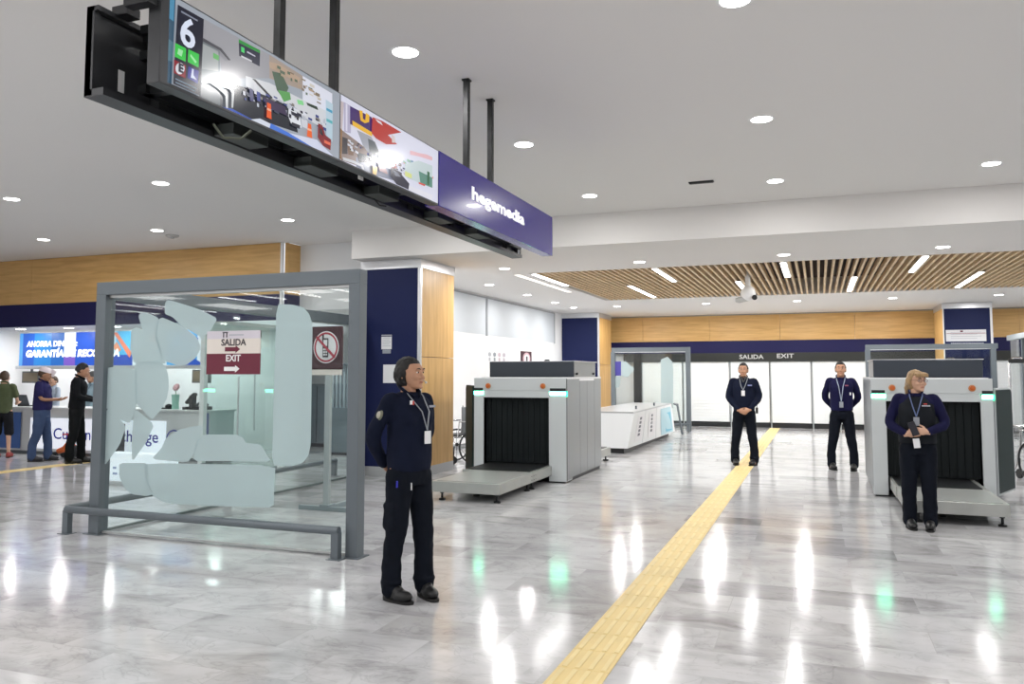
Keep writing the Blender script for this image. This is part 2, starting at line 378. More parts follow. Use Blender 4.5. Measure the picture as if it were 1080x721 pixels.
def notice(name, x0, x1, z0, z1, y, label, rows, head=None, m=PAPER, dark=False):
    t = thing(name, label, 'notice', ((x0 + x1) / 2, y, z0))
    MB().box(x0, x1, y - .006, y, z0, z1).build('sheet', m, t)
    q = MB(); h = (z1 - z0)
    for i in range(rows):
        z = z1 - h * (.2 + .7 * i / max(rows, 1)); q.box(x0 + (x1 - x0) * .12, x1 - (x1 - x0) * (.12 + .1 * (i % 2)), y - .008, y - .006, z - h * .03, z)
    q.build('text_lines', TXTG, t)
    if head: MB().box(x0 + .0, x1 - .0, y - .0085, y - .006, z1 - h * .12, z1 - h * .04).build('heading_bar', head, t)
    return t
notice('notice_sheet', -6.262, -6.085, 1.925, 2.145, 10.9, 'small white printed notice, the upper one on the near navy column', 5, NAVY2)
MB().box(-6.24, -6.10, 10.894, 10.9, 1.86, 1.92).build('notice_strip', mat('grey_strip', (.32, .34, .38), .6), loc=(-6.17, 10.9, 1.86))
tag(bpy.data.objects['notice_strip'], 'small grey sticker directly under the upper notice on the navy column', 'sticker')
notice('notice_sheet', -6.225, -5.99, 1.41, 1.69, 10.9, 'plain white paper, the lower one on the near navy column beside the guard\'s head', 0)
nb = notice('notice_board', 2.985, 3.86, 2.345, 2.63, 22.5, 'wide white notice high on the navy column behind the right scanner', 4)
MB().box(3.0, 3.85, 22.486, 22.494, 2.535, 2.545).build('red_rule', mat('rule_red', (.3, .05, .1), .5), nb)
MB().box(3.3, 3.36, 22.486, 22.494, 2.575, 2.61).build('emblem', MAROON, nb)
t = thing('wall_lettering', 'small grey illegible lettering under the wide white notice on the column', 'lettering', (3.42, 22.5, 2.2))
q = MB()
random.seed(3); xx = 3.09
while xx < 3.77:
    w_ = random.uniform(.02, .05); q.box(xx, xx + w_, 22.49, 22.5, 2.245, 2.31); xx += w_ + .008
q.build('upper_line', TXTG, t)
q = MB(); xx = 3.33
while xx < 3.53:
    w_ = random.uniform(.02, .04); q.box(xx, xx + w_, 22.49, 22.5, 2.19, 2.225); xx += w_ + .008
q.build('lower_line', TXTG, t)

# ------------------------------------------------------------------ ceiling lamps
ordn = ['first', 'second', 'third', 'fourth', 'fifth', 'sixth', 'seventh', 'eighth', 'ninth']
def down(proto, x, y, z, label, group):
    if proto is None:
        t = thing('downlight', label, 'ceiling light', (x, y, z), group=group)
        r = MB()
        seg = 32
        prof = [(.083, -.002), (.10, -.004), (.11, -.001), (.11, 0)]
        vs = [[r.bm.verts.new((x + a * math.cos(2 * PI * k / seg), y + a * math.sin(2 * PI * k / seg), z + h)) for k in range(seg)] for a, h in prof]
        for A, B in zip(vs, vs[1:]):
            for k in range(seg): r.bm.faces.new((A[k], A[(k + 1) % seg], B[(k + 1) % seg], B[k]))
        r.build('trim_ring', LAMPF, t, smooth=True)
        MB().cyl((x, y, z - .006), (x, y, z), .085, 32).build('diffuser', LAMP, t)
        return t
    return dup(proto, (x, y, z), label)
P = None
xs_main = [-11.75, -9.38, -7.0, -4.78, -2.57, -.40, 1.74, 3.9]
for j, y in enumerate((.05, 2.4, 4.75, 7.12, 9.5)):
    for i, x in enumerate(xs_main):
        if y < 4 and x in (-4.78, -2.57, -.4, 1.74, 3.9) and y > 1: pass
        lab = 'main ceiling downlight, %s row back from the dropped beam, %s from the left' % (ordn[4 - j], ordn[i])
        t = down(P, x, y, ZC, lab, 'round downlights in the main ceiling'); P = P or t
        area('downlight_or_fill_lamp', (x, y, ZC - .012), .18, .18, DOWN_W, shape='DISK')
for y in (9.95, ):
    pass
xs_s = [-4.85, -2.58, -.43, 1.66, 3.8, 6.0]
for i, x in enumerate(xs_s):
    down(P, x, 12.48, ZS, 'round downlight in front of the timber slats, %s from the left' % ordn[i], 'round downlights in front of the slats'); area('downlight_or_fill_lamp', (x, 12.48, ZS - .012), .18, .18, DOWN_W * 2.5, shape='DISK')
    down(P, x, 20.55, ZS, 'round downlight beyond the timber slats, %s from the left' % ordn[i], 'round downlights beyond the slats'); area('downlight_or_fill_lamp', (x, 20.55, ZS - .012), .18, .18, DOWN_W * 3.0, shape='DISK')
    area('downlight_or_fill_lamp', (x, 22.6, ZS - .012), .18, .18, DOWN_W * 2.6, shape='DISK')  # extra row with no fixtures, added to brighten the far shutters
for i, y in enumerate((12.6, 14.66, 16.88, 18.93, 20.55)):
    down(P, -6.02, y, ZS, 'round downlight beside the left wall, %s from the near column' % ordn[i], 'round downlights along the left wall'); area('downlight_or_fill_lamp', (-6.02, y, ZS - .012), .18, .18, DOWN_W * 1.5, shape='DISK')
def linear(x, y0, y1, z, label, group):
    t = thing('linear_light', label, 'ceiling light', (x, (y0 + y1) / 2, z), group=group)
    MB().box(x - .06, x + .06, y0, y1, z, z + .008, .002).build('housing', LAMPF, t)
    MB().box(x - .04, x + .04, y0 + .01, y1 - .01, z - .006, z).build('diffuser', LAMP, t)
    area('linear_lamp', (x, (y0 + y1) / 2, z - .012), .07, y1 - y0 - .1, LIN_W)
for i, x in enumerate((-4.62, -2.50, -.47, 1.54, 3.6, 5.6)):
    linear(x, 13.3, 15.3, ZS - .01, 'slim linear lamp set into the near half of the timber slats, %s from the left' % ordn[i], 'linear lamps in the near half of the slats')
for i, x in enumerate((-3.46, -1.38, .66, 2.67, 4.7)):
    linear(x, 15.75, 18.35, ZS - .01, 'slim linear lamp set into the far half of the timber slats, %s from the left' % ordn[i], 'linear lamps in the far half of the slats')
for i, (x, a, b2) in enumerate(((-11.5, -6.4, -5.0), (-13.0, -7.1, -5.5), (-14.4, -7.5, -5.4), (-15.7, -7.7, -6.1), (-20.3, -9.2, -6.4), (-9.9, -6.4, -4.9))):
    linear(x, a, b2, ZC - .02, 'linear lamp in the hall behind the viewer, %s' % ordn[i], 'linear lamps behind the viewer')
t = thing('air_vent', 'thin black slot vent in the main ceiling near the dropped beam', 'vent', (-1.19, 9.24, ZC))
MB().box(-1.33, -1.05, 9.20, 9.28, ZC - .012, ZC, .003).build('frame', BLACK, t)
q = MB()
for k in range(4): q.box(-1.32, -1.06, 9.205 + k * .018, 9.213 + k * .018, ZC - .018, ZC - .01)
q.build('louvre', BLACKM, t)
t = thing('smoke_detector', 'small flat grey detector on the ceiling above the exchange counter', 'smoke detector', (-9.48, 9.92, ZC))
MB().tube([(-9.48, 9.92, ZC), (-9.48, 9.92, ZC - .02), (-9.48, 9.92, ZC - .035)], [.10, .10, .07], 24).build('body', mat('detector_grey', (.45, .44, .43), .6), t, smooth=True)
MB().cyl((-9.48, 9.92, ZC - .035), (-9.48, 9.92, ZC - .048), .03).build('sensor', mat('detector_dark', (.25, .25, .25), .6), t, smooth=True)
# cctv
t = thing('security_camera', 'white ceiling camera with black lens hanging in front of the timber slats', 'camera', (-1.14, 15.0, ZS))
MB().tube([(-1.14, 15, ZS + .1), (-1.14, 15, ZS - .16), (-1.14, 15, ZS - .22)], [.05, .045, .08], 20).build('stem', WHITE, t, smooth=True)
m = MB(); m.ell((-1.14, 15, ZS - .31), (.13, .13, .14)); m.build('housing', WHITE, t, smooth=True)
MB().tube([(-1.03, 14.95, ZS - .39), (-1.02, 14.88, ZS - .40)], .045, 16).build('lens', BLACK, t, smooth=True)
MB().tube([(-1.14, 15, ZS - .40), (-1.30, 14.98, ZS - .43), (-1.36, 14.98, ZS - .43)], [.05, .055, .035], 16).build('side_arm', mat('camera_grey', (.55, .56, .55), .5), t, smooth=True)

# ------------------------------------------------------------------ tactile floor strips
def tactile(x0, x1, y0, y1, label):
    t = thing('tactile_strip', label, 'tactile paving', ((x0 + x1) / 2, (y0 + y1) / 2, 0))
    m = MB(); y = y0
    while y < y1 - .01:
        m.box(x0, x1, y + .001, min(y + .299, y1), 0, .005, .0015, 1); y += .30
    m.build('tile_run', YEL, t)
    r = MB(); w_ = x1 - x0
    for k in range(4):
        xc = x0 + w_ * (k + .5) / 4
        y = y0
        while y < y1 - .3:
            r.box(xc - .014, xc + .014, y + .012, y + .288, .004, .0085, .002, 1); y += .30
    r.build('raised_bars', YELB, t)
tactile(-1.33, -1.05, -1.5, 24.4, 'long yellow tactile strip down the middle of the marble floor')
tactile(-12.22, -11.94, 3.0, 11.1, 'faded yellow tactile strip by the exchange counter at left')

# ------------------------------------------------------------------ glass booth in front
bt = thing('glass_booth', 'large grey framed glass screen with frosted shapes in front of the exchange counter', 'glass screen', (-5.2, 6.1, 0))
def post(x0, x1, y0, y1, z1, par):
    m = MB(); m.box(x0, x1, y0, y1, .0, z1 - .125 if z1 > 2.4 else z1, .006); m.box(x0 - .035, x1 + .035, y0 - .03, y1 + .03, 0, .008); m.build('post', GREYP, par)
post(-3.775, -3.665, 6.0, 6.12, 2.45, bt); post(-6.67, -6.545, 6.0, 6.12, 2.45, bt); post(-6.66, -6.55, 10.70, 10.82, 2.42, bt)
MB().box(-6.67, -3.665, 6.0, 6.12, 2.325, 2.452, .006).build('top_beam', GREYP, bt)
MB().box(-6.665, -6.55, 6.1, 10.82, 2.29, 2.43, .006).build('side_beam', GREYP, bt)
m = MB(); m.box(-6.54, -3.78, 6.04, 6.10, 2.300, 2.326); m.build('glazing_channel', ALU, bt); MB().box(-6.54, -3.78, 6.045, 6.085, .01, .028).build('glazing_channel', ALU, bt)
MB().box(-6.62, -6.58, 6.15, 10.7, .008, .03).build('glazing_channel', mat('channel_dark', (.12, .15, .15), .5), bt)
MB().box(-6.54, -3.775, 6.058, 6.070, .028, 2.31).build('front_pane', GLASS, bt)
MB().box(-6.605, -6.595, 6.15, 10.7, .03, 2.30).build('side_pane', GLASS, bt)
GY = 6.056
frost_polys = [
 [(176,333),(176,322),(179,317.6),(207,327.5),(227,337.5),(221,345),(214,352),(211,357),(208,352),(193,341),(184,336)],
 [(167,340),(165.6,356),(169.4,371),(176.3,378.7),(185.5,383.3),(194.6,382.5),(203.8,375.6),(210,365),(205.3,357.3),(191.6,346.6),(179.3,339),(173.2,336.7)],
 [(148,335),(151.9,330.6),(158,333.5),(165.2,337.5),(163.5,357),(158,352),(153.4,348)],
 [(140.4,349.7),(145.8,346.6),(155,353),(166.4,362),(170,374),(173,381.7),(144,381.7),(139.4,366.5)],
 [(144,383),(167,382.7),(172,388),(175,396),(176,408),(174,418),(168,429),(163,440),(158,436),(144,421)],
 [(114,390),(127,388),(137,391),(142.5,393),(142.5,421),(138,438),(134,444),(128,440),(118,430),(113,428)],
 [(116.6,432),(131,451),(124,467),(114,487),(111.5,487),(111.5,440)],
 [(143.7,432),(160.4,449.5),(152,464),(141.6,485),(141,462)],
 [(212.4,450.6),(210,460),(203,475),(195.7,485.5),(162,482),(172.8,470),(177,464),(191.6,454.7),(202,451.5)],
 [(208.5,468),(216.5,460),(245.7,460),(254,463),(257,469),(272.7,470.4),(284,485),(240,484),(206,484)],
 [(156,488),(288.3,490.5),(287,513),(286.3,535),(245.7,534),(210,533),(185,531),(172.8,528.6),(162.4,522),(157,512),(155,500)],
 [(128,488),(154,488),(153,505),(156,515),(160,521),(152,523),(141.6,521),(133,514),(128,502)],
 [(293.9,320.5),(310,321),(318,324),(324,331),(327.4,342),(326.5,400),(325.6,468),(323,480),(317,488),(308,491.5),(289,490.5),(291,410)]]
for i, p in enumerate(frost_polys):
    # round the outline a little by subdividing once (Chaikin)
    q = []
    gx, gy = sum(a for a, _ in p) / len(p), sum(a for _, a in p) / len(p); p = [(a + (2.2 if a > gx else -2.2), c_ + (2.0 if c_ > gy else -2.0) * (0 if i >= 10 else 1)) for a, c_ in p]
    for k in range(len(p)):
        a, b2 = p[k], p[(k + 1) % len(p)]
        q += [(a[0] * .88 + b2[0] * .12, a[1] * .88 + b2[1] * .12), (a[0] * .12 + b2[0] * .88, a[1] * .12 + b2[1] * .88)]
    MB().prism([on_y(u, v, GY - (i % 3) * .0012) for u, v in q], (0, .001, 0)).build('frosted_decal', FROST, bt)
# exit sign stuck on the pane
t = thing('exit_sign', 'white and maroon SALIDA EXIT sign with two arrows stuck on the glass screen', 'sign', (-5.02, 6.04, 1.55))
MB().box(-5.326, -4.722, 6.042, 6.052, 1.735, 1.945).build('upper_panel', CREAM, t)
MB().box(-5.326, -4.722, 6.041, 6.052, 1.872, 1.945).build('header_strip', mat('header_lilac', (.66, .62, .68), .5), t)
MB().box(-5.326, -4.722, 6.042, 6.052, 1.545, 1.735).build('lower_panel', mat('sign_maroon', (.15, .014, .036), .5), t)
text('salida_lettering', 'SALIDA', .085, (-5.16, 6.0405, 1.81), XR, ZU, TXTD, t, .001, width=.28, bold=.002)
text('exit_lettering', 'EXIT', .085, (-5.105, 6.0405, 1.665), XR, ZU, TXTW, t, .001, width=.165, bold=.002)
def arrow(x0, x1, z, h, y, m, t):
    xm = x1 - h * .9
    MB().prism([(x0, y, z - h * .35), (xm, y, z - h * .35), (xm, y, z - h * .62), (x1, y, z), (xm, y, z + h * .62), (xm, y, z + h * .35), (x0, y, z + h * .35)], (0, .002, 0)).build('arrow', m, t)
arrow(-5.115, -4.945, 1.775, .055, 6.039, mat('sign_maroon', (.15, .014, .036), .5), t); arrow(-5.12, -4.945, 1.595, .055, 6.039, TXTW, t)
q = MB(); q.box(-5.14, -5.128, 6.039, 6.042, 1.885, 1.93); q.box(-5.105, -5.093, 6.039, 6.042, 1.885, 1.93); q.box(-5.147, -5.086, 6.039, 6.042, 1.925, 1.935)
q.build('emblem', TXTD, t)
MB().box(-5.07, -4.91, 6.039, 6.042, 1.90, 1.912).build('emblem_text', TXTG, t)
# grey bumper rail around the booth
t = thing('bumper_rail', 'low grey tubular rail bolted to the floor in front of the glass screen', 'rail', (-5.3, 5.93, 0))
MB().tube([(-3.795, 5.93, .235), (-6.88, 5.93, .235), (-6.92, 5.97, .235), (-6.92, 10.7, .235)], .036, 14).build('rail_bar', GREYP, t, smooth=True)
for (x, y) in ((-3.82, 5.93), (-6.88, 5.945), (-6.92, 8.3), (-6.92, 10.66)):
    m = MB(); m.box(x - .035, x + .035, y - .03, y + .03, 0, .225, .004); m.box(x - .065, x + .065, y - .055, y + .055, 0, .006); m.build('rail_foot', GREYP, t)
# no-phones sign on its stand
t = thing('sign_stand', 'dark maroon no phones sign on a grey pole stand behind the glass screen', 'sign stand', (-5.27, 8.0, 0))
m = MB(); m.box(-5.62, -4.95, 7.93, 7.99, 0, .05, .006); m.box(-5.30, -5.24, 7.99, 8.55, 0, .05, .006); m.box(-5.33, -5.21, 7.92, 8.06, .045, .07, .004)
m.build('foot', mat('stand_grey', (.25, .30, .32), .45, .3), t)
MB().box(-5.31, -5.24, 7.96, 8.01, .05, 1.56, .005).build('pole', mat('stand_pole', (.42, .46, .47), .4, .4), t)
MB().box(-5.512, -5.08, 7.955, 7.975, 1.60, 2.095, .02, 3).build('sign_plate', MAROOND, t)
MB().box(-5.50, -5.09, 7.957, 7.975, 1.535, 1.60).build('lower_strip', CREAM, t)
def ring_disc(name, cx, cz, y, r0, r1, m, par, seg=40, yoff=0, sx=1):
    q = MB(); A = []
    for k in range(seg):
        a = 2 * PI * k / seg; A.append((math.cos(a) * sx, math.sin(a)))
    if r0 == 0:
        q.prism([(cx + a * r1, y, cz + b * r1) for a, b in A], (0, .002, 0))
    else:
        for k in range(seg):
            a, b = A[k], A[(k + 1) % seg]
            q.prism([(cx + a[0] * r0, y, cz + a[1] * r0), (cx + a[0] * r1, y, cz + a[1] * r1), (cx + b[0] * r1, y, cz + b[1] * r1), (cx + b[0] * r0, y, cz + b[1] * r0)], (0, .002, 0))
    return q.build(name, m, par)
RED = mat('sign_red', (.42, .04, .07), .5)
ring_disc('white_disc', -5.295, 1.855, 7.950, 0, .185, PAPER, t, sx=.92); ring_disc('prohibition_ring', -5.295, 1.855, 7.947, .150, .172, RED, t, sx=.92)
q = MB(); q.box(-5.335, -5.265, 7.944, 7.948, 1.74, 1.96, .008); q.box(-5.345, -5.325, 7.944, 7.948, 1.93, 2.0)
q.build('phone_symbol', TXTD, t)
q = MB()
for i in range(3):
    for j in range(3): q.box(-5.328 + i * .02, -5.315 + i * .02, 7.941, 7.944, 1.76 + j * .03, 1.78 + j * .03)
q.box(-5.325, -5.275, 7.941, 7.944, 1.87, 1.94); q.build('phone_keys', PAPER, t)
MB().prism([(-5.43, 7.939, 1.965), (-5.41, 7.939, 1.985), (-5.16, 7.939, 1.745), (-5.18, 7.939, 1.725)], (0, .002, 0)).build('prohibition_bar', RED, t)

# ------------------------------------------------------------------ exchange kiosk, left
KX0, KX1 = -19.5, -8.2
w = MB(); w.box(-24, -14.0, 11.1, 11.16, 2.87, ZC - .005); w.box(-13.994, -8.30, 11.1, 11.16, 2.87, ZC - .005); w.box(-8.262, -8.2, 11.16, 11.5, 2.87, ZC - .005)
struct('trim_6', w, WOOD)
struct('trim_7', MB().box(-8.30, -8.255, 11.085, 11.13, 2.1, ZC - .004), WHITE)
w = MB(); w.box(-24, -8.30, 11.08, 11.16, 2.44, 2.865); w.box(-8.262, -8.2, 11.16, 11.5, 2.44, 2.865); struct('trim_1', w, NAVY2)
struct('ceiling_kiosk', MB().box(-24, -9.95, 11.16, 15.6, 2.44, 2.50), SOFF)
struct('wall_kiosk_back', MB().box(-24, -9.95, 13.9, 14.0, 0, 2.44), WHITE)
struct('wall_kiosk_left', MB().box(-15.8, -15.7, 11.5, 13.9, 0, 2.44), WHITE)
for i, x in enumerate((-14.9, -13.6, -12.4, -11.3)):
    down(P, x, 11.62, 2.44, 'small round downlight over the exchange counter, %s from the left' % ordn[i], 'downlights over the exchange counter'); area('downlight_or_fill_lamp', (x, 11.62, 2.428), .18, .18, 9, shape='DISK')
    area('downlight_or_fill_lamp', (x, 13.2, 2.428), .18, .18, 11, shape='DISK')
# light box
LBY = 12.0
t = thing('light_box_sign', 'long glowing blue light box lettered AHORRA DINERO GARANTIA DE RECOMPRA over the counter', 'sign', (-13.0, LBY, 1.7))
MB().box(-15.40, -10.66, LBY + .002, LBY + .12, 1.70, 2.39, .004).build('box_frame', mat('box_frame', (.6, .62, .66), .4), t)
def lb(col, s=1.0): return mat('lb_%d_%d_%d' % tuple(int(c * 100) for c in col), tuple(.3 * c for c in col), .4, emit=col, es=s * .55)
def quad(pts, y, m, name='light_panel'):
    return MB().prism([(x, y, z) for x, z in pts], (0, .002, 0)).build(name, m, t)
z0, z1 = 1.715, 2.375
xz = lambda u, v: (on_y(u, v, LBY)[0], on_y(u, v, LBY)[2])
X = lambda u: on_y(u, 370, LBY)[0]
quad([(X(20.5), z0), (X(24), z0), (X(24), z1), (X(20.5), z1)], LBY - .000, lb((.10, .42, .95)))
quad([(X(24), z0), (X(36), z0), (X(36), z1), (X(24), z1)], LBY - .000, lb((.02, .12, .62)))
quad([(X(36), z0), (X(54), z0), (X(54), z1), (X(36), z1)], LBY - .000, lb((.03, .26, .72)))
quad([(X(54), z0), (X(67.5), z0), (X(67.5), z1), (X(54), z1)], LBY - .000, lb((.02, .16, .58)))
quad([(X(67.5), z0 + .18), (X(79.5), z0 + .18), (X(79.5), z1), (X(67.5), z1)], LBY - .000, lb((.95, .97, 1.0), 1.3), 'white_light_panel')
quad([(X(67.5), z0), (X(79.5), z0), (X(79.5), z0 + .18), (X(67.5), z0 + .18)], LBY - .000, lb((.22, .12, .60)))
quad([(X(79.5), z0), (X(112), z0), (X(112), z1), (X(79.5), z1)], LBY - .000, lb((.02, .10, .58)))
quad([(X(112), z0), (X(122), z0), (X(122), z1), (X(112), z1)], LBY - .000, lb((.55, .80, .95)))
quad([(X(122), z0), (X(140), z0), (X(140), z1), (X(122), z1)], LBY - .000, lb((.10, .50, .85)))
quad([(X(140), z0), (X(176), z0), (X(176), z1), (X(140), z1)], LBY - .000, lb((.80, .88, .95)))
quad([(X(176), z0), (X(208), z0), (X(208), z1), (X(176), z1)], LBY - .000, lb((.08, .42, .85)))
quad([(X(208), z0), (X(215.5), z0), (X(215.5), z1), (X(208), z1)], LBY - .000, lb((.85, .92, 1.0)))
quad([(X(116), z0), (X(140), z0), (X(140), z0 + .2), (X(116), z0 + .2)], LBY - .003, lb((.02, .08, .50)))
quad([(X(186), z0), (X(216), z0), (X(200), z0 + .18)], LBY - .003, lb((.02, .10, .58)))
quad([(X(190), z1 - .1), (X(194), z1 - .02), (X(209), z1 - .16), (X(207), z1 - .28)], LBY - .003, lb((.04, .16, .70)))
quad([(X(119), z1 - .02), (X(123), z1 - .02), (X(139), z1 - .42), (X(137), z1 - .52)], LBY - .004, lb((.9, .25, .14)))
quad([(X(119), z1 - .3), (X(123), z1 - .2), (X(128), z1 - .36), (X(124), z1 - .42)], LBY - .004, lb((.9, .35, .2)))
quad([(X(155), z1 - .05), (X(162), z1 - .05), (X(167), z1 - .2), (X(160), z1 - .24)], LBY - .004, lb((.9, .3, .2)))
ll = lb((1, 1, 1), 2.0)
text('upper_lettering', 'AHORRA DINERO:', .155, (X(28.5), LBY - .006, 2.105), XR, ZU, ll, t, .002, width=X(82) - X(28.5), bold=.006, shear=.12)
text('lower_lettering', 'GARANTÍA DE RECOMPRA', .19, (X(27.5), LBY - .006, 1.895), XR, ZU, ll, t, .002, width=X(126) - X(27.5), bold=.009, shear=.15)
tag(MB().box(-15.45, -10.60, LBY - .03, LBY + .2, 1.645, 1.70, .004).build('light_box_shelf', SILVER, loc=(-13, LBY, 1.645)), 'grey ledge running under the glowing blue light box', 'ledge')
# hanging monitors
def monitor(x0, x1, za, zb, y, label):
    t = thing('monitor', label, 'screen', ((x0 + x1) / 2, y, za))
    MB().box(x0, x1, y, y + .06, za, zb, .008).build('housing', mat('monitor_grey', (.16, .17, .17), .5), t)
    MB().box(x0 + .03, x1 - .03, y - .003, y, za + .03, zb - .03).build('display', mat('monitor_face', (.25, .20, .13), .3), t)
    MB().box((x0 + x1) / 2 - .02, (x0 + x1) / 2 + .02, y + .02, y + .05, zb - .01, 1.645).build('hanger', GREYP, t)
monitor(-15.42, -14.95, 1.36, 1.60, 12.1, 'small grey hanging monitor left of the white cap, under the light box')
monitor(-10.86, -10.46, 1.38, 1.63, 11.95, 'small framed hanging monitor at the right end of the exchange counter')
# counter
CY = 11.5
t = thing('service_counter', 'long pale exchange counter with glowing front panel lettered Currency Exchange', 'counter', (-12.5, CY, 0))
MB().box(-15.5, -10.02, CY, CY + .62, .06, .87, .006).build('body', mat('counter_grey', (.62, .64, .65), .45), t)
MB().box(-15.5, -10.0, CY - .03, CY + .66, .87, .905, .008).build('worktop', mat('worktop', (.66, .67, .68), .3), t)
MB().box(-15.48, -10.04, CY + .03, CY + .6, 0, .06).build('plinth', GREYP, t)
MB().box(-14.35, -11.0, CY - .02, CY, .12, .70, .003).build('light_panel', mat('lit_white', (.85, .88, .95), .4, emit=(.85, .9, 1), es=.42), t)
MB().box(-10.09, -10.05, CY - .012, CY, .08, .86).build('edge_strip', mat('edge_blue', (.08, .10, .35), .5), t)
blu = mat('lettering_blue', (.03, .04, .38), .5)
text('currency_lettering', 'Currency Exchange', .30, (on_y(56.5, 470, CY)[0], CY - .024, .31), XR, ZU, blu, t, .002, width=on_y(167, 470, CY)[0] - on_y(56.5, 470, CY)[0], bold=.002)
ex = on_y(184, 466, CY)[0]
def roundel(cx, cz, r): 
    ring_disc('roundel', cx, cz, CY - .024, r * .88, r, blu, t)
roundel(ex, .38, .17)
text('roundel_symbol', 'e$', .17, (ex - .10, CY - .024, .33), XR, ZU, blu, t, .002)
tag(MB().box(-15.2, -14.6, CY - .03, CY - .021, .1, .8).build('poster', mat('poster_blue', (.05, .12, .35), .5), loc=(-14.9, CY, .1)), 'dark blue poster on the counter front behind the boy in green', 'poster')
# second illuminated plinth, low, seen through the frosted glass
t = thing('floor_display', 'low glowing white box standing on the floor behind the left post of the glass screen', 'display box', (-8.75, 8.2, 0))
MB().box(-9.45, -8.35, 8.75, 8.98, .05, .44, .01).build('body', mat('lit_white2', (.85, .88, .95), .4, emit=(.85, .92, 1), es=.3), t)
MB().box(-9.47, -8.33, 8.73, 9.0, 0, .05).build('base', SILVER, t)
q = MB()
for i in range(4): q.box(-9.30 + i * .12, -9.22 + i * .12, 8.745, 8.75, .14, .17); q.box(-9.30 + i * .12, -9.24 + i * .12, 8.745, 8.75, .22, .25)
q.build('print_marks', mat('pale_blue_print', (.35, .45, .7), .5), t)
# things on the counter
def on_counter(px_): return on_y(px_, 430, CY + .25)[0]
cz = .905
def laptop(x, label):
    t = thing('laptop', label, 'laptop', (x, CY + .3, cz))
    MB().box(x - .16, x + .16, CY + .2, CY + .42, cz, cz + .02, .004).build('keyboard_base', BLACKM, t)
    M_ = Matrix.Translation((x, CY + .2, cz + .02)) @ Matrix.Rotation(.35, 4, 'X')
    MB().box(-.16, .16, 0, .012, 0, .22, .004, M=M_).build('lid', mat('lid_dark', (.04, .05, .06), .4), t)
laptop(on_counter(27), 'dark open laptop on the counter beside the boy in green')
def terminal(x, label):
    t = thing('card_terminal', label, 'card terminal', (x, CY + .2, cz))
    M_ = Matrix.Translation((x, CY + .2, cz + .02)) @ Matrix.Rotation(-.7, 4, 'Y')
    MB().box(-.02, .02, -.05, .05, 0, .20, .01, M=M_).build('handset', BLACK, t)
    MB().box(x - .02, x + .12, CY + .14, CY + .26, cz, cz + .03, .008).build('cradle', BLACKM, t)
terminal(on_counter(128), 'black phone handset leaning on the counter, left one of the two behind frosted shapes')
terminal(on_counter(154), 'black phone handset leaning on the counter, right one of the two behind frosted shapes')
x = on_counter(176)
t = thing('stapler_tray', 'low black tray of small office items on the counter', 'tray', (x, CY + .2, cz))
MB().box(x - .16, x + .16, CY + .12, CY + .3, cz, cz + .025, .006).build('tray', BLACK, t)
MB().ell((x + .09, CY + .2, cz + .05), (.07, .06, .045)).build('black_puck', BLACKM, t, smooth=True)
MB().cyl((x - .06, CY + .2, cz + .02), (x - .03, CY + .2, cz + .2), .006, 8).build('pen', mat('pen_blue', (.1, .2, .3), .5), t)
x = on_counter(187)
t = thing('flower_vase', 'clear green vase holding one pink flower on the counter', 'vase', (x, CY + .2, cz))
MB().tube([(x, CY + .2, cz), (x, CY + .2, cz + .10), (x, CY + .2, cz + .27)], [.065, .06, .07], 20, cap=True).build('vase', mat('vase_green', (.35, .62, .52), .15), t, smooth=True)
MB().cyl((x, CY + .2, cz + .27), (x + .01, CY + .2, cz + .38), .006, 8).build('flower_stem', mat('stem_green', (.1, .3, .12), .6), t)
m = MB(); m.ell((x + .01, CY + .2, cz + .40), (.03, .03, .03))
for k in range(7):
    a = k * 2 * PI / 7; m.ell((x + .01 + .045 * math.cos(a), CY + .2 + .02 * math.sin(a), cz + .40 + .04 * math.sin(a)), (.03, .02, .03), seg=10, rg=8)
m.build('flower_head', mat('petal_pink', (.60, .36, .38), .6), t, smooth=True)
x = on_counter(204.5)
t = thing('document_scanner', 'black angled desk scanner on the right of the counter', 'desk scanner', (x, CY + .2, cz))
MB().box(x - .02, x + .05, CY + .14, CY + .26, cz, cz + .26, .012).build('column', BLACK, t)
M_ = Matrix.Translation((x + .03, CY + .2, cz + .24)) @ Matrix.Rotation(-.75, 4, 'Y')
MB().box(-.19, .06, -.05, .05, -.02, .03, .012, M=M_).build('scanner_head', BLACK, t)
MB().box(x - .13, x - .05, CY + .1, CY + .3, cz, cz + .05, .006).build('base', BLACKM, t)
x = on_counter(216)
t = thing('desk_telephone', 'dark desk telephone at the right end of the counter', 'telephone', (x, CY + .2, cz))
MB().box(x - .13, x + .13, CY + .1, CY + .3, cz, cz + .06, .012).build('base', BLACKM, t)
MB().tube([(x - .12, CY + .18, cz + .08), (x - .07, CY + .18, cz + .115), (x + .07, CY + .18, cz + .115), (x + .12, CY + .18, cz + .08)], [.03, .022, .022, .03], 14).build('handset', mat('handset_grey', (.08, .09, .1), .4), t, smooth=True)
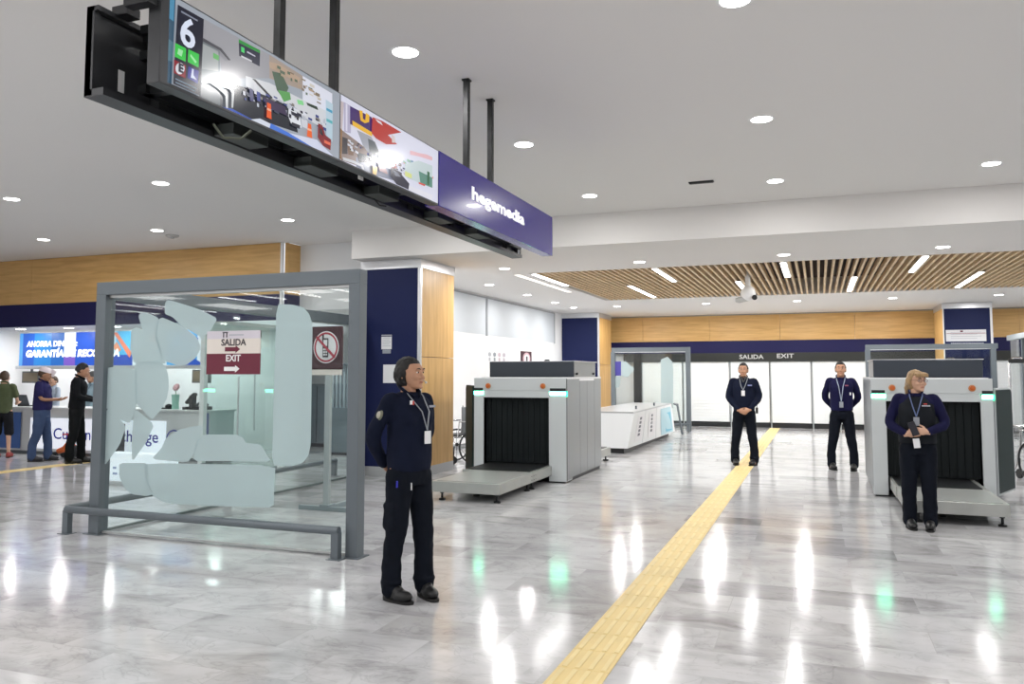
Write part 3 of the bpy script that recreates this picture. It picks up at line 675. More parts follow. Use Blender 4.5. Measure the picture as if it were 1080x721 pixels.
# glazed partitions beside the counter
t = thing('glass_partition', 'green tinted glass partition at the right end of the exchange counter', 'glass partition', (-9.9, 12.4, 0))
MB().box(-9.97, -9.87, 11.16, 11.24, 0, 2.44, .004).build('post', mat('partition_white', (.78, .80, .80), .5), t)
for i, (a, b2) in enumerate(((11.24, 12.5), (12.51, 13.85))):
    MB().box(-9.925, -9.915, a, b2, .02, 2.43).build('pane', GREENG, t)
MB().cyl((-9.86, 12.48, .5), (-9.86, 12.48, 1.6), .014).build('handle', SILVER, t, smooth=True)
t = thing('glass_partition', 'green glass shopfront beneath the white edge of the oak fascia', 'glass partition', (-9.0, 11.2, 0))
for (a, b2) in ((-9.86, -9.05), (-9.04, -8.29)): MB().box(a, b2, 11.14, 11.15, .02, 2.43).build('pane', GREENG, t)
MB().box(-9.86, -8.25, 11.11, 11.18, 0, .03).build('floor_channel', GREYP, t)
MB().box(-8.29, -8.21, 11.10, 11.18, 0, 2.44).build('post', mat('partition_white', (.78, .80, .80), .5), t)
MB().cyl((-9.10, 11.10, .45), (-9.10, 11.10, 1.5), .014).build('handle', SILVER, t, smooth=True)
t = thing('waiting_cabinet', 'dark grey low cabinet seen through the green glass', 'cabinet', (-10.8, 14.6, 0))
MB().box(-11.85, -7.3, 14.7, 15.2, .08, 1.30, .01).build('carcass', mat('cabinet_slate', (.15, .19, .215), .4), t)
MB().box(-11.87, -7.28, 14.67, 15.22, 1.30, 1.33, .006).build('top', mat('cabinet_top', (.16, .19, .2), .4), t)
q = MB(); x = -11.8
while x < -7.4: q.box(x, x + .012, 14.69, 14.7, .1, 1.28); x += .45
q.build('door_gaps', BLACK, t)
MB().box(-11.8, -7.35, 14.75, 15.15, 0, .08).build('plinth', BLACK, t)
t = thing('slatted_screen', 'upright grey slat screen standing behind the no phones sign', 'screen', (-8.2, 13.5, 0))
q = MB(); x = -8.9
while x < -7.2: q.box(x, x + .045, 13.45, 13.5, .9, 1.72); x += .085
q.build('slats', mat('slat_screen_grey', (.32, .38, .42), .5), t)
MB().box(-8.95, -7.2, 13.42, 13.53, .05, .9, .006).build('lower_panel', mat('cabinet_slate', (.15, .19, .215), .4), t)
MB().box(-8.95, -7.2, 13.42, 13.53, 1.72, 1.76, .004).build('top_rail', GREYP, t)
MB().box(-8.9, -7.25, 13.40, 13.56, 0, .05).build('base', BLACK, t)
area('niche_lamp', (-8.4, 13.2, 2.60), 1.2, .3, 26)
down(P, -8.9, 12.6, 2.62, 'round downlight in the low ceiling behind the green glass shopfront, left one', 'downlights behind the green glass'); down(P, -7.75, 12.6, 2.62, 'round downlight in the low ceiling behind the green glass shopfront, right one', 'downlights behind the green glass')

# ------------------------------------------------------------------ x-ray scanners
def scanner(X0, X1, Y0, o0, o1, label, front_len, door, lab):
    """X0..X1 outer width, o0..o1 tunnel opening, front at Y0"""
    t = thing('baggage_scanner', label, 'baggage scanner', ((X0 + X1) / 2, Y0 + 1, 0), group='airport baggage x-ray machines')
    L = 1.98; zt = 1.49; zo = 1.205; zf = .235
    f = MB()
    f.box(X0, o0, Y0, Y0 + .30, .02, zt - .21, .012); f.box(o1, X1, Y0, Y0 + .30, .02, zt - .21, .012)
    f.box(o0 - .001, o1 + .001, Y0, Y0 + .30, zo, zt - .19); f.box(X0 + .0, X1 - .0, Y0, Y0 + .30, zt - .19, zt, .014)
    f.build('front_frame', SCANW, t)
    MB().box(X0 + .02, X1 - .02, Y0 + .02, Y0 + .3, 0, .02).build('front_skirt', BLACK, t)
    for a, b2 in ((X0 + .004, o0 - .01), (o1 + .02, X1 - .004)):
        MB().box(a, b2, Y0 - .003, Y0 + .01, 1.295, 1.342).build('dark_slot', BLACK, t)
    for a, b2 in ((X0 + .004, o0 - .004), (o1 + .02, X1 - .004)):
        MB().box(a, b2, Y0 - .006, Y0 + .01, 1.243, 1.293, .002, 1).build('status_light', LED, t)
    MB().box(X1 - .006, X1 + .006, Y0 + .002, Y0 + .05, 1.225, 1.295).build('status_light_end', LEDG, t)
    for xa in (o0 + .075, o1 - .085):
        MB().tube([(xa, Y0 + .001, 1.372), (xa, Y0 - .014, 1.372)], .040, 24).build('lamp_ring', AMBR, t, smooth=True)
        MB().tube([(xa, Y0 - .012, 1.372), (xa, Y0 - .034, 1.372), (xa, Y0 - .04, 1.372)], [.028, .028, .018], 20).build('warning_lamp', AMBER, t, smooth=True)
    # tunnel
    q = MB(); q.box(o0, o1, Y0 + .25, Y0 + .26, zf, zo); q.box(o0 - .01, o0, Y0 + .02, Y0 + 1.9, zf - .1, zo); q.box(o1, o1 + .01, Y0 + .02, Y0 + 1.9, zf - .1, zo); q.box(o0, o1, Y0 + .02, Y0 + 1.9, zo - .01, zo)
    q.build('tunnel_lining', BLACK, t)
    q = MB(); n = 12; wd = (o1 - o0) / n
    for k in range(n): q.box(o0 + k * wd + .003, o0 + (k + 1) * wd - .003, Y0 + .10 + .006 * (k % 2), Y0 + .106 + .006 * (k % 2), zf + .02, zo - .01)
    q.build('lead_curtain', mat('lead_rubber', (.006, .009, .010), .6, spec=.2), t)
    # body sides with seams
    q = MB(); ys = [Y0 + .30, Y0 + .72, Y0 + 1.12, Y0 + 1.56, Y0 + L]
    for a, b2 in zip(ys, ys[1:]):
        for xa in (X1 - .03, X0): MB().box(xa, xa + .03, a + .004, b2 - .004, .06, 1.47, .004, 1).build('side_panel', STEEL, t)
    for xa in (X1, X0 - .004): MB().box(xa, xa + .004, Y0 + .042, Y0 + .298, .04, 1.47).build('front_side_cover', STEEL, t)
    q = MB(); q.box(X0 + .028, X1 - .028, Y0 + .30, Y0 + L - .01, .04, 1.475); q.build('body_core', mat('core_grey', (.20, .21, .22), .5), t)
    q = MB(); q.box(X1 - .0, X1 + .005, Y0 + .012, Y0 + .040, .03, 1.48); q.build('front_side_strip', mat('strip_dark', (.07, .08, .09), .45), t)
    MB().box(X0 - .003, X1 + .004, Y0 + .28, Y0 + L, 1.472, 1.50, .004).build('top_edge', SILVER, t)
    MB().box(X0 + .03, X1 - .03, Y0 + .3, Y0 + L, 0, .05).build('plinth', BLACK, t)
    # hood
    HY = Y0 + .46
    MB().box(X0 + .06, X1 - .02, HY, HY + .04, 1.50, 1.735, .02, 3).build('hood_front', HOODD, t)
    MB().box(X0 + .07, X1 - .025, HY + .03, HY + 1.27, 1.50, 1.73, .012).build('hood_body', mat('hood_grey', (.33, .35, .36), .35, .8), t)
    MB().box(X0 + .055, X1 - .005, HY + .02, HY + 1.30, 1.73, 1.742, .003).build('hood_lid', SILVER, t)
    for yy in (HY + .15, HY + 1.1): MB().cyl((X1 - .03, yy, 1.55), (X1 + .002, yy, 1.55), .018).build('hood_bolt', BLACK, t, smooth=True)
    MB().box(X1 - .002, X1 + .012, HY + .2, HY + 1.05, 1.445, 1.47, .003).build('side_latch', PAPER, t)
    MB().tube([((o0 + o1) / 2 + .3, HY + .1, 1.74), ((o0 + o1) / 2 + .3, HY + .1, 1.765)], [.05, .03], 18).build('beacon', BLACK, t, smooth=True)
    # infeed conveyor
    c0, c1 = front_len[1], front_len[2]
    yb = Y0 - front_len[0]; ym = Y0 - .80
    q = MB()
    q.box(c0, c1, yb, ym - .01, .105, .232, .006); q.box(o0 + .02, c1 + .0, ym, Y0 + .25, .105, .236, .006)
    q.build('conveyor_frame', BED, t)
    q = MB(); q.box(c0 + .06, c1 - .05, yb + .05, ym - .03, .232, .238, .002, 1); q.build('conveyor_plate', mat('plate_grey', (.36, .37, .36), .35, .4), t)
    MB().box(o0 + .05, c1 - .06, ym + .03, Y0 + .25, .236, .243).build('conveyor_belt', BLACK, t)
    for (fx, fy) in ((c0 + .12, yb + .08), (c1 - .06, yb + .08), (c0 + .4, yb + .5), (c1 - .06, ym - .08), (c1 - .06, ym + .1), (c0 + .15, ym + .1)):
        m = MB(); m.cyl((fx, fy, .02), (fx, fy, .11), .014, 12); m.tube([(fx, fy, 0), (fx, fy, .02), (fx, fy, .028)], [.042, .042, .018], 18); m.cyl((fx, fy, .085), (fx, fy, .105), .026, 12)
        m.build('adjustable_foot', BLACKM, t, smooth=True)
    q = MB()
    for yy in (ym + .03, ym + .10, ym - .06):
        for zz in (.14, .19): q.cyl((c1 - .002, yy, zz), (c1 + .003, yy, zz), .008, 10)
    q.build('side_bolts', BLACKM, t)
    # outfeed conveyor
    MB().box(o0 + .02, o1 + .10, Y0 + L, Y0 + L + 1.3, .10, .232, .006).build('outfeed_frame', BED, t)
    MB().box(o0 + .06, o1 + .04, Y0 + L, Y0 + L + 1.26, .232, .24).build('outfeed_belt', BLACK, t)
    for fx in (o0 + .1, o1 + .03):
        m = MB(); fy = Y0 + L + 1.2; m.cyl((fx, fy, .02), (fx, fy, .11), .014, 12); m.tube([(fx, fy, 0), (fx, fy, .02), (fx, fy, .028)], [.05, .05, .018], 18); m.build('adjustable_foot', BLACKM, t, smooth=True)
    # open side flap
    sgn, ang = door
    xh = X1 if sgn > 0 else X0
    D = Vector((sgn * math.sin(ang), math.cos(ang), 0)); Nn = Vector((D.y, -D.x, 0)) * sgn
    wl = .74; 
    def panel(name, a, b2, za, zb, th0, th1, m, cut=0):
        A = Vector((xh, Y0 + .03, 0))
        p = [A + D * a + Vector((0, 0, za)), A + D * b2 + Vector((0, 0, za)), A + D * b2 + Vector((0, 0, zb - cut)), A + D * (b2 - cut * 1.2) + Vector((0, 0, zb)), A + D * a + Vector((0, 0, zb))]
        if not cut: p = [p[0], p[1], A + D * b2 + Vector((0, 0, zb)), p[4]]
        MB().prism([v + Nn * th0 for v in p], Nn * (th1 - th0)).build(name, m, t)
    panel('flap_frame', 0, wl, .075, 1.375, -.0, .03, mat('flap_edge', (.50, .53, .54), .4) if sgn > 0 else SCAND, .05)
    panel('flap_panel', .01, wl - .035, .10, 1.35, .03, .036, SCAND, .04)
    return t
scanner(-4.80, -3.37, 11.1, -4.645, -3.632, 'left baggage x-ray machine standing beside the oak sided column', (2.03, -4.50, -3.59), (-1, .56), 'left')
scanner(.63, 1.995, 11.35, .80, 1.855, 'right baggage x-ray machine behind the woman with glasses', (1.85, .83, 1.78), (1, .42), 'right')

# ------------------------------------------------------------------ hanging display rig
PXF, PXB = -2.26, -2.60
D0, D1 = 2.33, 7.04; ZB, ZT = 2.632, 2.992
t = thing('display_rig', 'long black ceiling hung double display rig with glowing video screens', 'display', (-2.43, 4.7, 2.63))
# each display housing
def housing(name, xa, xb, ya, yb2, m=BLACKM):
    return MB().box(xa, xb, ya, yb2, ZB, ZT, .004).build(name, m, t)
fr_ = mat('bezel_grey', (.045, .047, .052), .35, .3)
h1 = housing('display_housing', PXF - .065, PXF - .004, D0 - .05, 3.4915, fr_); h2 = housing('display_housing', PXF - .065, PXF - .004, 3.4925, 4.643, fr_)
hb = MB().box(PXF - .10, PXF, 4.645, D1, ZB, ZT, .006).build('blue_sign_panel', mat('sign_indigo', (.030, .017, .27), .2, coat=.1, spec=.35), t)
# back row: open backed housings facing the other way
q = MB(); q.box(PXB - .06, PXB - .03, D0 - .03, D1, ZB, ZT); q.box(PXB - .06, PXB - .02, D0 - .03, D0, ZB, ZT); q.box(PXB - .06, PXB + .03, D1 - .03, D1, ZB, ZT)
q.box(PXB - .06, PXB + .04, D0 - .03, D1, ZB - .004, ZB + .025); q.box(PXB - .06, PXB + .0, D0 - .03, D1, ZT - .02, ZT)
q.build('rear_housing', fr_, t)
for y in (2.6, 3.2, 3.75, 4.3, 4.9, 5.5, 6.1, 6.7): MB().box(PXB - .03, PXB + .02, y, y + .07, ZB + .02, ZT - .02, .004).build('rear_rib', BLACK, t)
for y in (2.8, 4.0, 5.2): MB().box(PXB - .03, PXB + .03, y, y + .22, ZB + .1, ZB + .24, .01).build('control_box', BLACK, t)
q = MB(); 
for z in (ZB + .06, ZB + .20, ZT - .05): q.box(PXB + .03, PXB + .07, D0 + .15, D1 - .1, z, z + .035)
for y in (2.5, 3.38, 4.5, 5.6, 6.6): q.box(PXB + .03, PXF - .10, y, y + .04, ZB + .06, ZB + .10); q.box(PXB + .03, PXF - .10, y, y + .04, ZT - .08, ZT - .04)
q.build('carrier_frame', BLACKM, t)
for y in (2.9, 3.5, 4.2, 5.0, 5.7): MB().box(PXB + .05, PXB + .16, y, y + .25, ZB + .0, ZB + .05, .006).build('power_supply', mat('psu', (.014, .018, .017), .5), t)
MB().tube([(PXF - .12, 2.95, ZB + .02), (PXF - .16, 2.93, ZB - .02), (PXF - .2, 2.86, ZB - .03), (PXF - .24, 2.84, ZB + .03)], .006, 8).build('loose_cable', mat('cable_olive', (.10, .11, .08), .6), t, smooth=True)
MB().tube([(PXB + .05, 4.3, ZB + .01), (PXB + .07, 4.36, ZB - .035), (PXB + .08, 4.42, ZB - .03)], .005, 8).build('cable_end', BLACK, t, smooth=True)
for bx in ((PXB + .165, PXB + .17, 3.95, 4.0, ZB + .03, ZB + .07), (PXB - .028, PXB - .025, D0 + .1, D0 + .13, ZB + .06, ZB + .15), (PXB + .04, PXB + .045, D1 - .12, D1 - .09, ZB + .02, ZB + .06)): MB().box(*bx).build('white_sticker', TXTW, t)
q = MB(); q.box(PXF - .14, PXF - .02, D0 - .10, D0 - .05, ZT - .07, ZT - .03, .006); q.build('mounting_clip', BLACK, t)
for yy in (.05, .4): MB().box(PXB - .02, PXB + .06, D0 + yy, D0 + yy + .07, ZT - .01, ZT + .03, .006).build('mounting_clip', BLACK, t)
for i, (x, y) in enumerate(((-2.39, 3.15), (-2.39, 3.62), (-2.39, 5.37), (-2.39, 5.84))):
    m = MB(); m.box(x - .021, x + .021, y - .021, y + .021, ZT - .2, ZC, .003, 1); m.box(x - .028, x + .028, y - .028, y + .028, ZC - .012, ZC + .001)
    m.build('hanging_rod', mat('rod_black', (.016, .017, .018), .4, .3, var=.5, vscale=14), t)
# pictures on the screens: flat shapes on the display plane
def scol(c, e=1.0): return mat('px_%02x%02x%02x_%d' % (int(c[0] * 255), int(c[1] * 255), int(c[2] * 255), e * 100), tuple(.3 * v for v in c), .14, emit=tuple(v ** 1.15 for v in c), es=e * .5)
def sp(pts, c, lay, par, e=1.0, name='screen_image'):
    x = PXF - .004 + .0005 * lay
    P3 = [on_x(u, v, PXF) for u, v in pts]
    return (P3, c, lay, e)
def screen(par, ya, yb2, polys, name):
    m = MB(); ms = []
    zt, zb = ZT - .006, ZB + .012
    def cl(p): return (min(max(p[1], ya), yb2), min(max(p[2], zb), zt))
    for lay, (pts, c, e) in enumerate(polys):
        mm = scol(c, e)
        if mm not in ms: ms.append(mm)
        m.mi = ms.index(mm); x = PXF - .0038 + .00006 * (lay + 1)
        if pts is None: P2 = [(ya, zb), (yb2, zb), (yb2, zt), (ya, zt)]
        else: P2 = [cl(on_x(u, v, PXF)) for u, v in pts]
        f = m.bm.faces.new([m.bm.verts.new((x, y, z)) for y, z in P2]); f.material_index = m.mi
    for f in m.bm.faces:
        f.normal_update()
    o0 = ORG[par.parent.name]
    for v in m.bm.verts: v.co -= o0
    me = bpy.data.meshes.new(name)
    for f in m.bm.faces:
        if f.normal.x < 0: f.normal_flip()
    m.bm.to_mesh(me); m.bm.free()
    for q in ms: me.materials.append(q)
    o = bpy.data.objects.new(name, me); COL.objects.link(o); o.parent = par; return o
def elp(cx, cy, a, b2, n=14, rot=0): return [(cx + a * math.cos(2 * PI * k / n) * math.cos(rot) - b2 * math.sin(2 * PI * k / n) * math.sin(rot), cy + a * math.cos(2 * PI * k / n) * math.sin(rot) + b2 * math.sin(2 * PI * k / n) * math.cos(rot)) for k in range(n)]
def C1(x, y): return (160 + x / 4.005, y / 4.005)
def L1(*p): return [C1(*q) for q in p]
WH = (.9, .93, 1)
polys = [(None, (.42, .46, .52), 1),
 (L1((30, -60), (105, -20), (85, 400), (20, 380)), (.06, .13, .20), 1), (L1((50, -40), (100, -10), (96, 90), (48, 60)), (.10, .32, .50), 1), (L1((48, 150), (96, 180), (90, 260), (42, 240)), (.12, .24, .30), 1),
 (L1((215, 75), (300, 120), (500, 230), (500, 330), (300, 330), (290, 240), (212, 170)), (.40, .40, .43), 1),
 (L1((213, 170), (290, 215), (292, 400), (205, 400)), (.26, .29, .31), 1), (L1((213, 180), (285, 215), (284, 300), (210, 290)), (.42, .45, .46), 1),
 (L1((205, 340), (292, 380), (292, 470), (203, 430)), (.16, .18, .20), 1),
 (L1((500, 230), (640, 320), (640, 380), (500, 330)), (.45, .38, .33), 1),
 (L1((640, 320), (765, 395), (765, 520), (640, 420)), (.80, .82, .92), 1),
 (L1((400, 320), (500, 350), (640, 420), (765, 480), (760, 560), (600, 470), (400, 400)), (.72, .74, .78), 1),
 (L1((345, 350), (400, 370), (600, 450), (620, 560), (500, 520), (420, 520), (345, 470)), (.035, .04, .055), 1),
 (L1((292, 380), (345, 360), (345, 470), (320, 465), (292, 455)), (.12, .13, .15), 1),
 (L1((300, 455), (345, 460), (420, 500), (480, 540), (420, 540)), (.07, .14, .55), 1), (L1((420, 510), (460, 500), (520, 530), (500, 560)), (.75, .80, .90), 1),
 (L1((505, 520), (600, 570), (680, 640), (500, 560)), (.10, .24, .75), 1), (L1((580, 560), (700, 590), (770, 660), (680, 640)), (.72, .76, .92), 1),
 (L1((370, 165), (460, 215), (458, 280), (372, 235)), (.04, .045, .08), 1), (L1((370, 165), (460, 212), (460, 225), (370, 180)), (.05, .35, .08), 1), (L1((380, 195), (394, 203), (394, 225), (380, 217)), (.1, .7, .2), 1),
 (L1((405, 215), (440, 235), (440, 240), (405, 222)), (.6, .6, .7), 1), (L1((380, 233), (425, 255), (425, 262), (380, 240)), (.7, .7, .75), 1),
 (L1((262, 222), (286, 235), (285, 256), (262, 244)), (.15, .5, .15), 1),
 (L1((425, 330), (440, 335), (530, 430), (515, 428)), (.05, .05, .06), 1),
 (L1((498, 260), (540, 270), (630, 330), (620, 350), (560, 315), (500, 285)), (.55, .42, .32), 1),
 (L1((510, 300), (550, 310), (580, 370), (560, 420), (530, 380)), (.12, .18, .13), 1), (L1((535, 380), (585, 390), (590, 420), (560, 430)), (.15, .42, .14), 1),
 (L1((615, 420), (640, 425), (645, 445), (620, 440)), (.3, .75, .35), 1), (L1((655, 432), (700, 450), (705, 465), (660, 445)), (.05, .08, .06), 1),
 (L1((580, 460), (625, 480), (635, 540), (590, 520), (578, 490)), (.85, .87, .92), 1), (L1((585, 468), (618, 484), (622, 500), (588, 484)), (.05, .05, .08), 1), (L1((588, 515), (625, 530), (622, 545), (590, 530)), (.06, .06, .08), 1),
 (L1((628, 500), (655, 515), (655, 545), (632, 535)), (.7, .72, .78), 1),
 (L1((410, 370), (425, 380), (428, 430), (412, 425)), (.10, .10, .22), 1), (L1((440, 385), (456, 392), (456, 430), (442, 425)), (.08, .10, .35), 1), (L1((428, 350), (440, 356), (440, 400), (430, 395)), (.75, .75, .8), 1), (L1((470, 410), (560, 450), (570, 490), (480, 450)), (.08, .06, .12), 1),
 (L1((732, 420), (762, 440), (760, 600), (735, 580)), (.55, .70, .80), 1), (L1((735, 455), (760, 468), (760, 480), (735, 466)), (.1, .4, .6), 1), (L1((735, 500), (760, 512), (760, 525), (735, 512)), (.15, .5, .55), 1),
 (L1((700, 520), (718, 530), (730, 570), (755, 590), (752, 635), (720, 615), (698, 580)), (.28, .04, .05), 1), (L1((705, 540), (716, 548), (722, 575), (708, 565)), (.05, .05, .06), 1), (L1((725, 590), (752, 603), (752, 615), (726, 604)), (.85, .2, .12), 1),
 (L1((484, 432), (500, 440), (503, 505), (482, 495)), (.90, .15, .04), 1), (L1((483, 455), (502, 463), (502, 472), (483, 464)), (.95, .5, .35), 1), (L1((657, 520), (670, 526), (675, 585), (652, 575)), (.90, .18, .05), 1), (L1((655, 540), (672, 547), (673, 556), (654, 549)), (.95, .5, .35), 1),
 (L1((205, 345), (240, 340), (285, 365), (318, 400), (318, 460), (310, 455), (308, 405), (280, 375), (240, 350), (210, 355)), (.65, .68, .70), 1), (L1((300, 362), (335, 370), (345, 390), (340, 455), (333, 455), (335, 392), (325, 378), (300, 370)), (.6, .63, .65), 1),
 (L1((212, 160), (290, 205), (330, 255), (320, 255), (285, 215), (212, 175)), (.10, .10, .12), 1),
 (L1((106, 20), (216, 82), (202, 418), (86, 368)), (.010, .012, .035), 1),
 (L1((120, 45), (190, 85), (190, 92), (120, 53)), (.25, .28, .35), 1),
 (L1((95, 182), (141, 205), (139, 262), (93, 240)), (.05, .62, .09), 1), (L1((150, 208), (196, 230), (193, 286), (147, 262)), (.05, .62, .09), 1),
 (L1((108, 205), (128, 215), (122, 240), (104, 228)), (.4, .85, .45), 1), (L1((160, 228), (186, 262), (180, 268), (158, 238)), (.4, .85, .45), 1),
 (L1((90, 252), (140, 276), (138, 332), (88, 308)), (.30, .015, .03), 1), (elp(*C1(115, 290), 4.8, 6.2), (.80, .82, .88), 1),
 (L1((150, 280), (194, 300), (190, 354), (146, 330)), (.02, .03, .30), 1), (L1((166, 290), (173, 294), (172, 318), (185, 338), (160, 328), (163, 310)), (.7, .75, .9), 1),
 (L1((95, 330), (185, 372), (185, 377), (95, 336)), (.22, .3, .38), 1), (L1((95, 345), (180, 384), (180, 388), (95, 350)), (.2, .28, .36), 1), (L1((95, 358), (140, 378), (140, 383), (95, 364)), (.2, .28, .36), 1)]
rs = random.Random(5)
def specks(zone, n, cols, cf):
    o = []
    for _ in range(n):
        fx, fy = rs.random(), rs.random(); (ax, ay), (bx, by) = zone; x = ax + (bx - ax) * fx; y = ay + (by - ay) * fx + 60 * (fy - .5)
        w_, h_ = rs.uniform(6, 22), rs.uniform(5, 16); o.append(([cf(x, y), cf(x + w_, y + w_ * .5), cf(x + w_, y + w_ * .5 + h_), cf(x, y + h_)], rs.choice(cols), 1))
    return o
CS = [(.8, .82, .9), (.05, .05, .08), (.10, .11, .16), (.55, .58, .65), (.08, .10, .3), (.3, .28, .26), (.7, .72, .8)]
polys[30:30] = specks(((380, 380), (740, 520)), 70, CS, C1) + specks(((500, 270), (700, 400)), 26, [(.3, .24, .18), (.5, .4, .3), (.15, .2, .15), (.7, .66, .6)], C1)
s1 = screen(h1, D0 - .01, 3.488, polys, 'street_picture')
t6 = text('number_six', '6', .158, (PXF - .004 + .013, on_x(187.5, 49, PXF)[1] - .002, on_x(187.5, 48, PXF)[2] + .012), YF, ZU, scol((.8, .86, 1)), t, .001, width=.078, bold=.003)
text('letter_e', 'E', .045, (PXF - .004 + .013, on_x(186.2, 76, PXF)[1], on_x(186.2, 76, PXF)[2] + .004), YF, ZU, scol((.02, .02, .05)), t, .001, width=.024, bold=.002)
def C2(x, y): return (340 + x / 5.546, 90 + y / 5.546)
def L2(*p): return [C2(*q) for q in p]
polys = [(None, (.78, .79, .92), 1),
 (L2((60, 60), (130, 100), (120, 260), (55, 215)), (.62, .54, .56), 1), (L2((128, 95), (170, 120), (170, 280), (130, 270)), (.52, .50, .66), 1), (L2((140, 105), (150, 112), (150, 270), (140, 262)), (.78, .76, .88), 1),
 (L2((50, 215), (120, 262), (115, 440), (45, 400)), (.36, .22, .12), 1), (L2((120, 262), (210, 330), (300, 400), (300, 500), (115, 440)), (.34, .27, .25), 1),
 (L2((205, 260), (290, 300), (340, 400), (300, 430), (240, 350)), (.42, .44, .50), 1),
 (L2((270, 310), (310, 330), (340, 400), (320, 440), (280, 400)), (.14, .16, .18), 1),
 (L2((200, 420), (320, 450), (420, 500), (440, 560), (320, 560), (200, 480)), (.30, .32, .40), 1),
 (L2((205, 390), (290, 415), (300, 450), (215, 450)), (.07, .08, .10), 1), (L2((150, 350), (185, 365), (185, 410), (155, 405)), (.25, .16, .12), 1), (L2((165, 350), (178, 358), (176, 385), (165, 380)), (.5, .55, .3), 1),
 (L2((120, 300), (150, 310), (150, 400), (118, 400)), (.10, .09, .10), 1),
 (L2((165, 120), (290, 185), (330, 270), (280, 290), (165, 225)), (.09, .05, .20), 1), (L2((172, 205), (288, 275), (288, 300), (174, 235)), (.90, .55, .06), 1),
 (L2((213, 145), (232, 150), (234, 195), (248, 205), (252, 160), (272, 175), (270, 215), (245, 222), (220, 205)), (.92, .55, .05), 1),
 (L2((290, 185), (350, 210), (460, 275), (380, 290), (435, 345), (370, 345), (310, 310), (285, 280)), (.55, .06, .05), 1), (L2((400, 285), (420, 300), (425, 335), (405, 335)), (.75, .65, .65), 1), (L2((305, 195), (340, 215), (350, 235), (320, 215)), (.8, .8, .85), 1),
 (L2((510, 380), (560, 395), (610, 405), (640, 420), (640, 440), (560, 415), (510, 405)), (.85, .55, .60), 1),
 (L2((480, 460), (560, 440), (640, 470), (640, 600), (560, 570), (480, 530)), (.62, .72, .74), 1), (L2((560, 500), (640, 540), (640, 600), (570, 570)), (.14, .32, .26), 1), (L2((610, 500), (625, 510), (622, 585), (610, 580)), (.05, .18, .10), 1),
 (L2((560, 565), (600, 580), (595, 590), (560, 575)), (.7, .12, .1), 1), (L2((480, 500), (520, 520), (520, 545), (480, 530)), (.72, .78, .30), 1),
 (L2((440, 560), (640, 640), (640, 700), (480, 610)), (.82, .82, .90), 1),
 (L2((395, 480), (440, 500), (475, 540), (505, 575), (500, 610), (430, 580), (395, 530)), (.05, .05, .08), 1), (L2((405, 495), (435, 510), (455, 535), (425, 530)), (.28, .30, .36), 1),
 (L2((290, 460), (320, 480), (312, 535), (290, 525)), (.85, .60, .22), 1), (L2((320, 440), (360, 470), (380, 520), (330, 500)), (.45, .28, .30), 1),
 (L2((115, 420), (180, 440), (235, 470), (240, 500), (228, 500), (222, 475), (175, 455), (118, 440)), (.60, .62, .66), 1)]
polys[14:14] = specks(((150, 340), (560, 530)), 80, CS + [(.35, .25, .18), (.5, .2, .2)], C2) + specks(((470, 430), (640, 540)), 24, [(.3, .5, .4), (.6, .7, .8), (.8, .4, .4), (.2, .35, .5)], C2)
s2 = screen(h2, 3.496, 4.638, polys, 'street_picture')
text('hegemedia_lettering', 'hegemedia', .125, (PXF + .002, on_x(497, 215, PXF)[1], 2.785), YF, ZU, mat('sign_white', (.9, .9, .95), .4, emit=(1, 1, 1), es=.35), t, .002, width=on_x(552.5, 230, PXF)[1] - on_x(497, 215, PXF)[1], bold=.004)

# ------------------------------------------------------------------ far glass screens
def far_booth(x0, x1, y, side, ly, label, post_x):
    t = thing('glass_booth', label, 'glass screen', ((x0 + x1) / 2, y, 0))
    for xx in post_x: MB().box(xx - .06, xx + .06, y - .06, y + .06, 0, 2.15, .005).build('post', GREYP, t)
    MB().box(x0, x1, y - .06, y + .06, 2.15, 2.27, .005).build('top_beam', GREYP, t)
    MB().box(x0 + .1, x1 - .1, y - .055, y + .055, 2.135, 2.15).build('beam_underside', SILVER, t)
    MB().box(x0 + .05, x1 - .05, y - .005, y + .005, .03, 2.15).build('pane', GLASS, t)
    m = MB(); m.box(x0, x1, y - .30, y - .24, .18, .24, .01); m.box(x1 - .06 if side > 0 else x0, x1 if side > 0 else x0 + .06, y - .30, y - .24, 0, .2); m.build('bumper_bar', GREYP, t)
    return t
b2_ = far_booth(-5.38, -3.22, 22.15, 1, 0, 'far glass screen with frosted shapes in front of the shutters at left', (-5.345, -3.28))
for p in ([(697, 379), (704, 376), (709, 381), (710, 390), (710, 430), (697, 432), (697, 400)], [(649, 381), (660, 381), (669, 389), (662, 398), (650, 395)], [(646, 398), (655, 396), (653, 408), (646, 410)], [(650, 428), (690, 428), (690, 436), (650, 436)]):
    MB().prism([on_y(u, v, 22.13) for u, v in p], (0, .002, 0)).build('frosted_decal', FROST, b2_)
MB().prism([on_y(u, v, 22.12) for u, v in [(645.5, 381), (655, 381), (655, 396), (645.5, 396)]], (0, .002, 0)).build('purple_decal', mat('purple', (.06, .05, .30), .5), b2_)
far_booth(1.12, 4.0, 22.0, -1, 0, 'far glass screen mostly hidden behind the right scanner', (1.17, 3.9))
t = thing('glass_booth', 'glass screen running back at the far right edge of the picture', 'glass screen', (4.25, 22, 0))
MB().box(4.19, 4.31, 15.6, 22.0, 2.33, 2.45, .005).build('top_beam', mat('pale_frame', (.45, .50, .52), .4, .3), t)
MB().box(4.19, 4.31, 15.6, 15.72, 0, 2.33, .005).build('post', GREYP, t)
MB().box(4.245, 4.255, 15.7, 21.9, .03, 2.33).build('pane', GLASS, t)
for yy in (18.4, 20.6): MB().box(4.21, 4.29, yy, yy + .08, 0, 2.33, .004).build('mullion', GREYP, t)

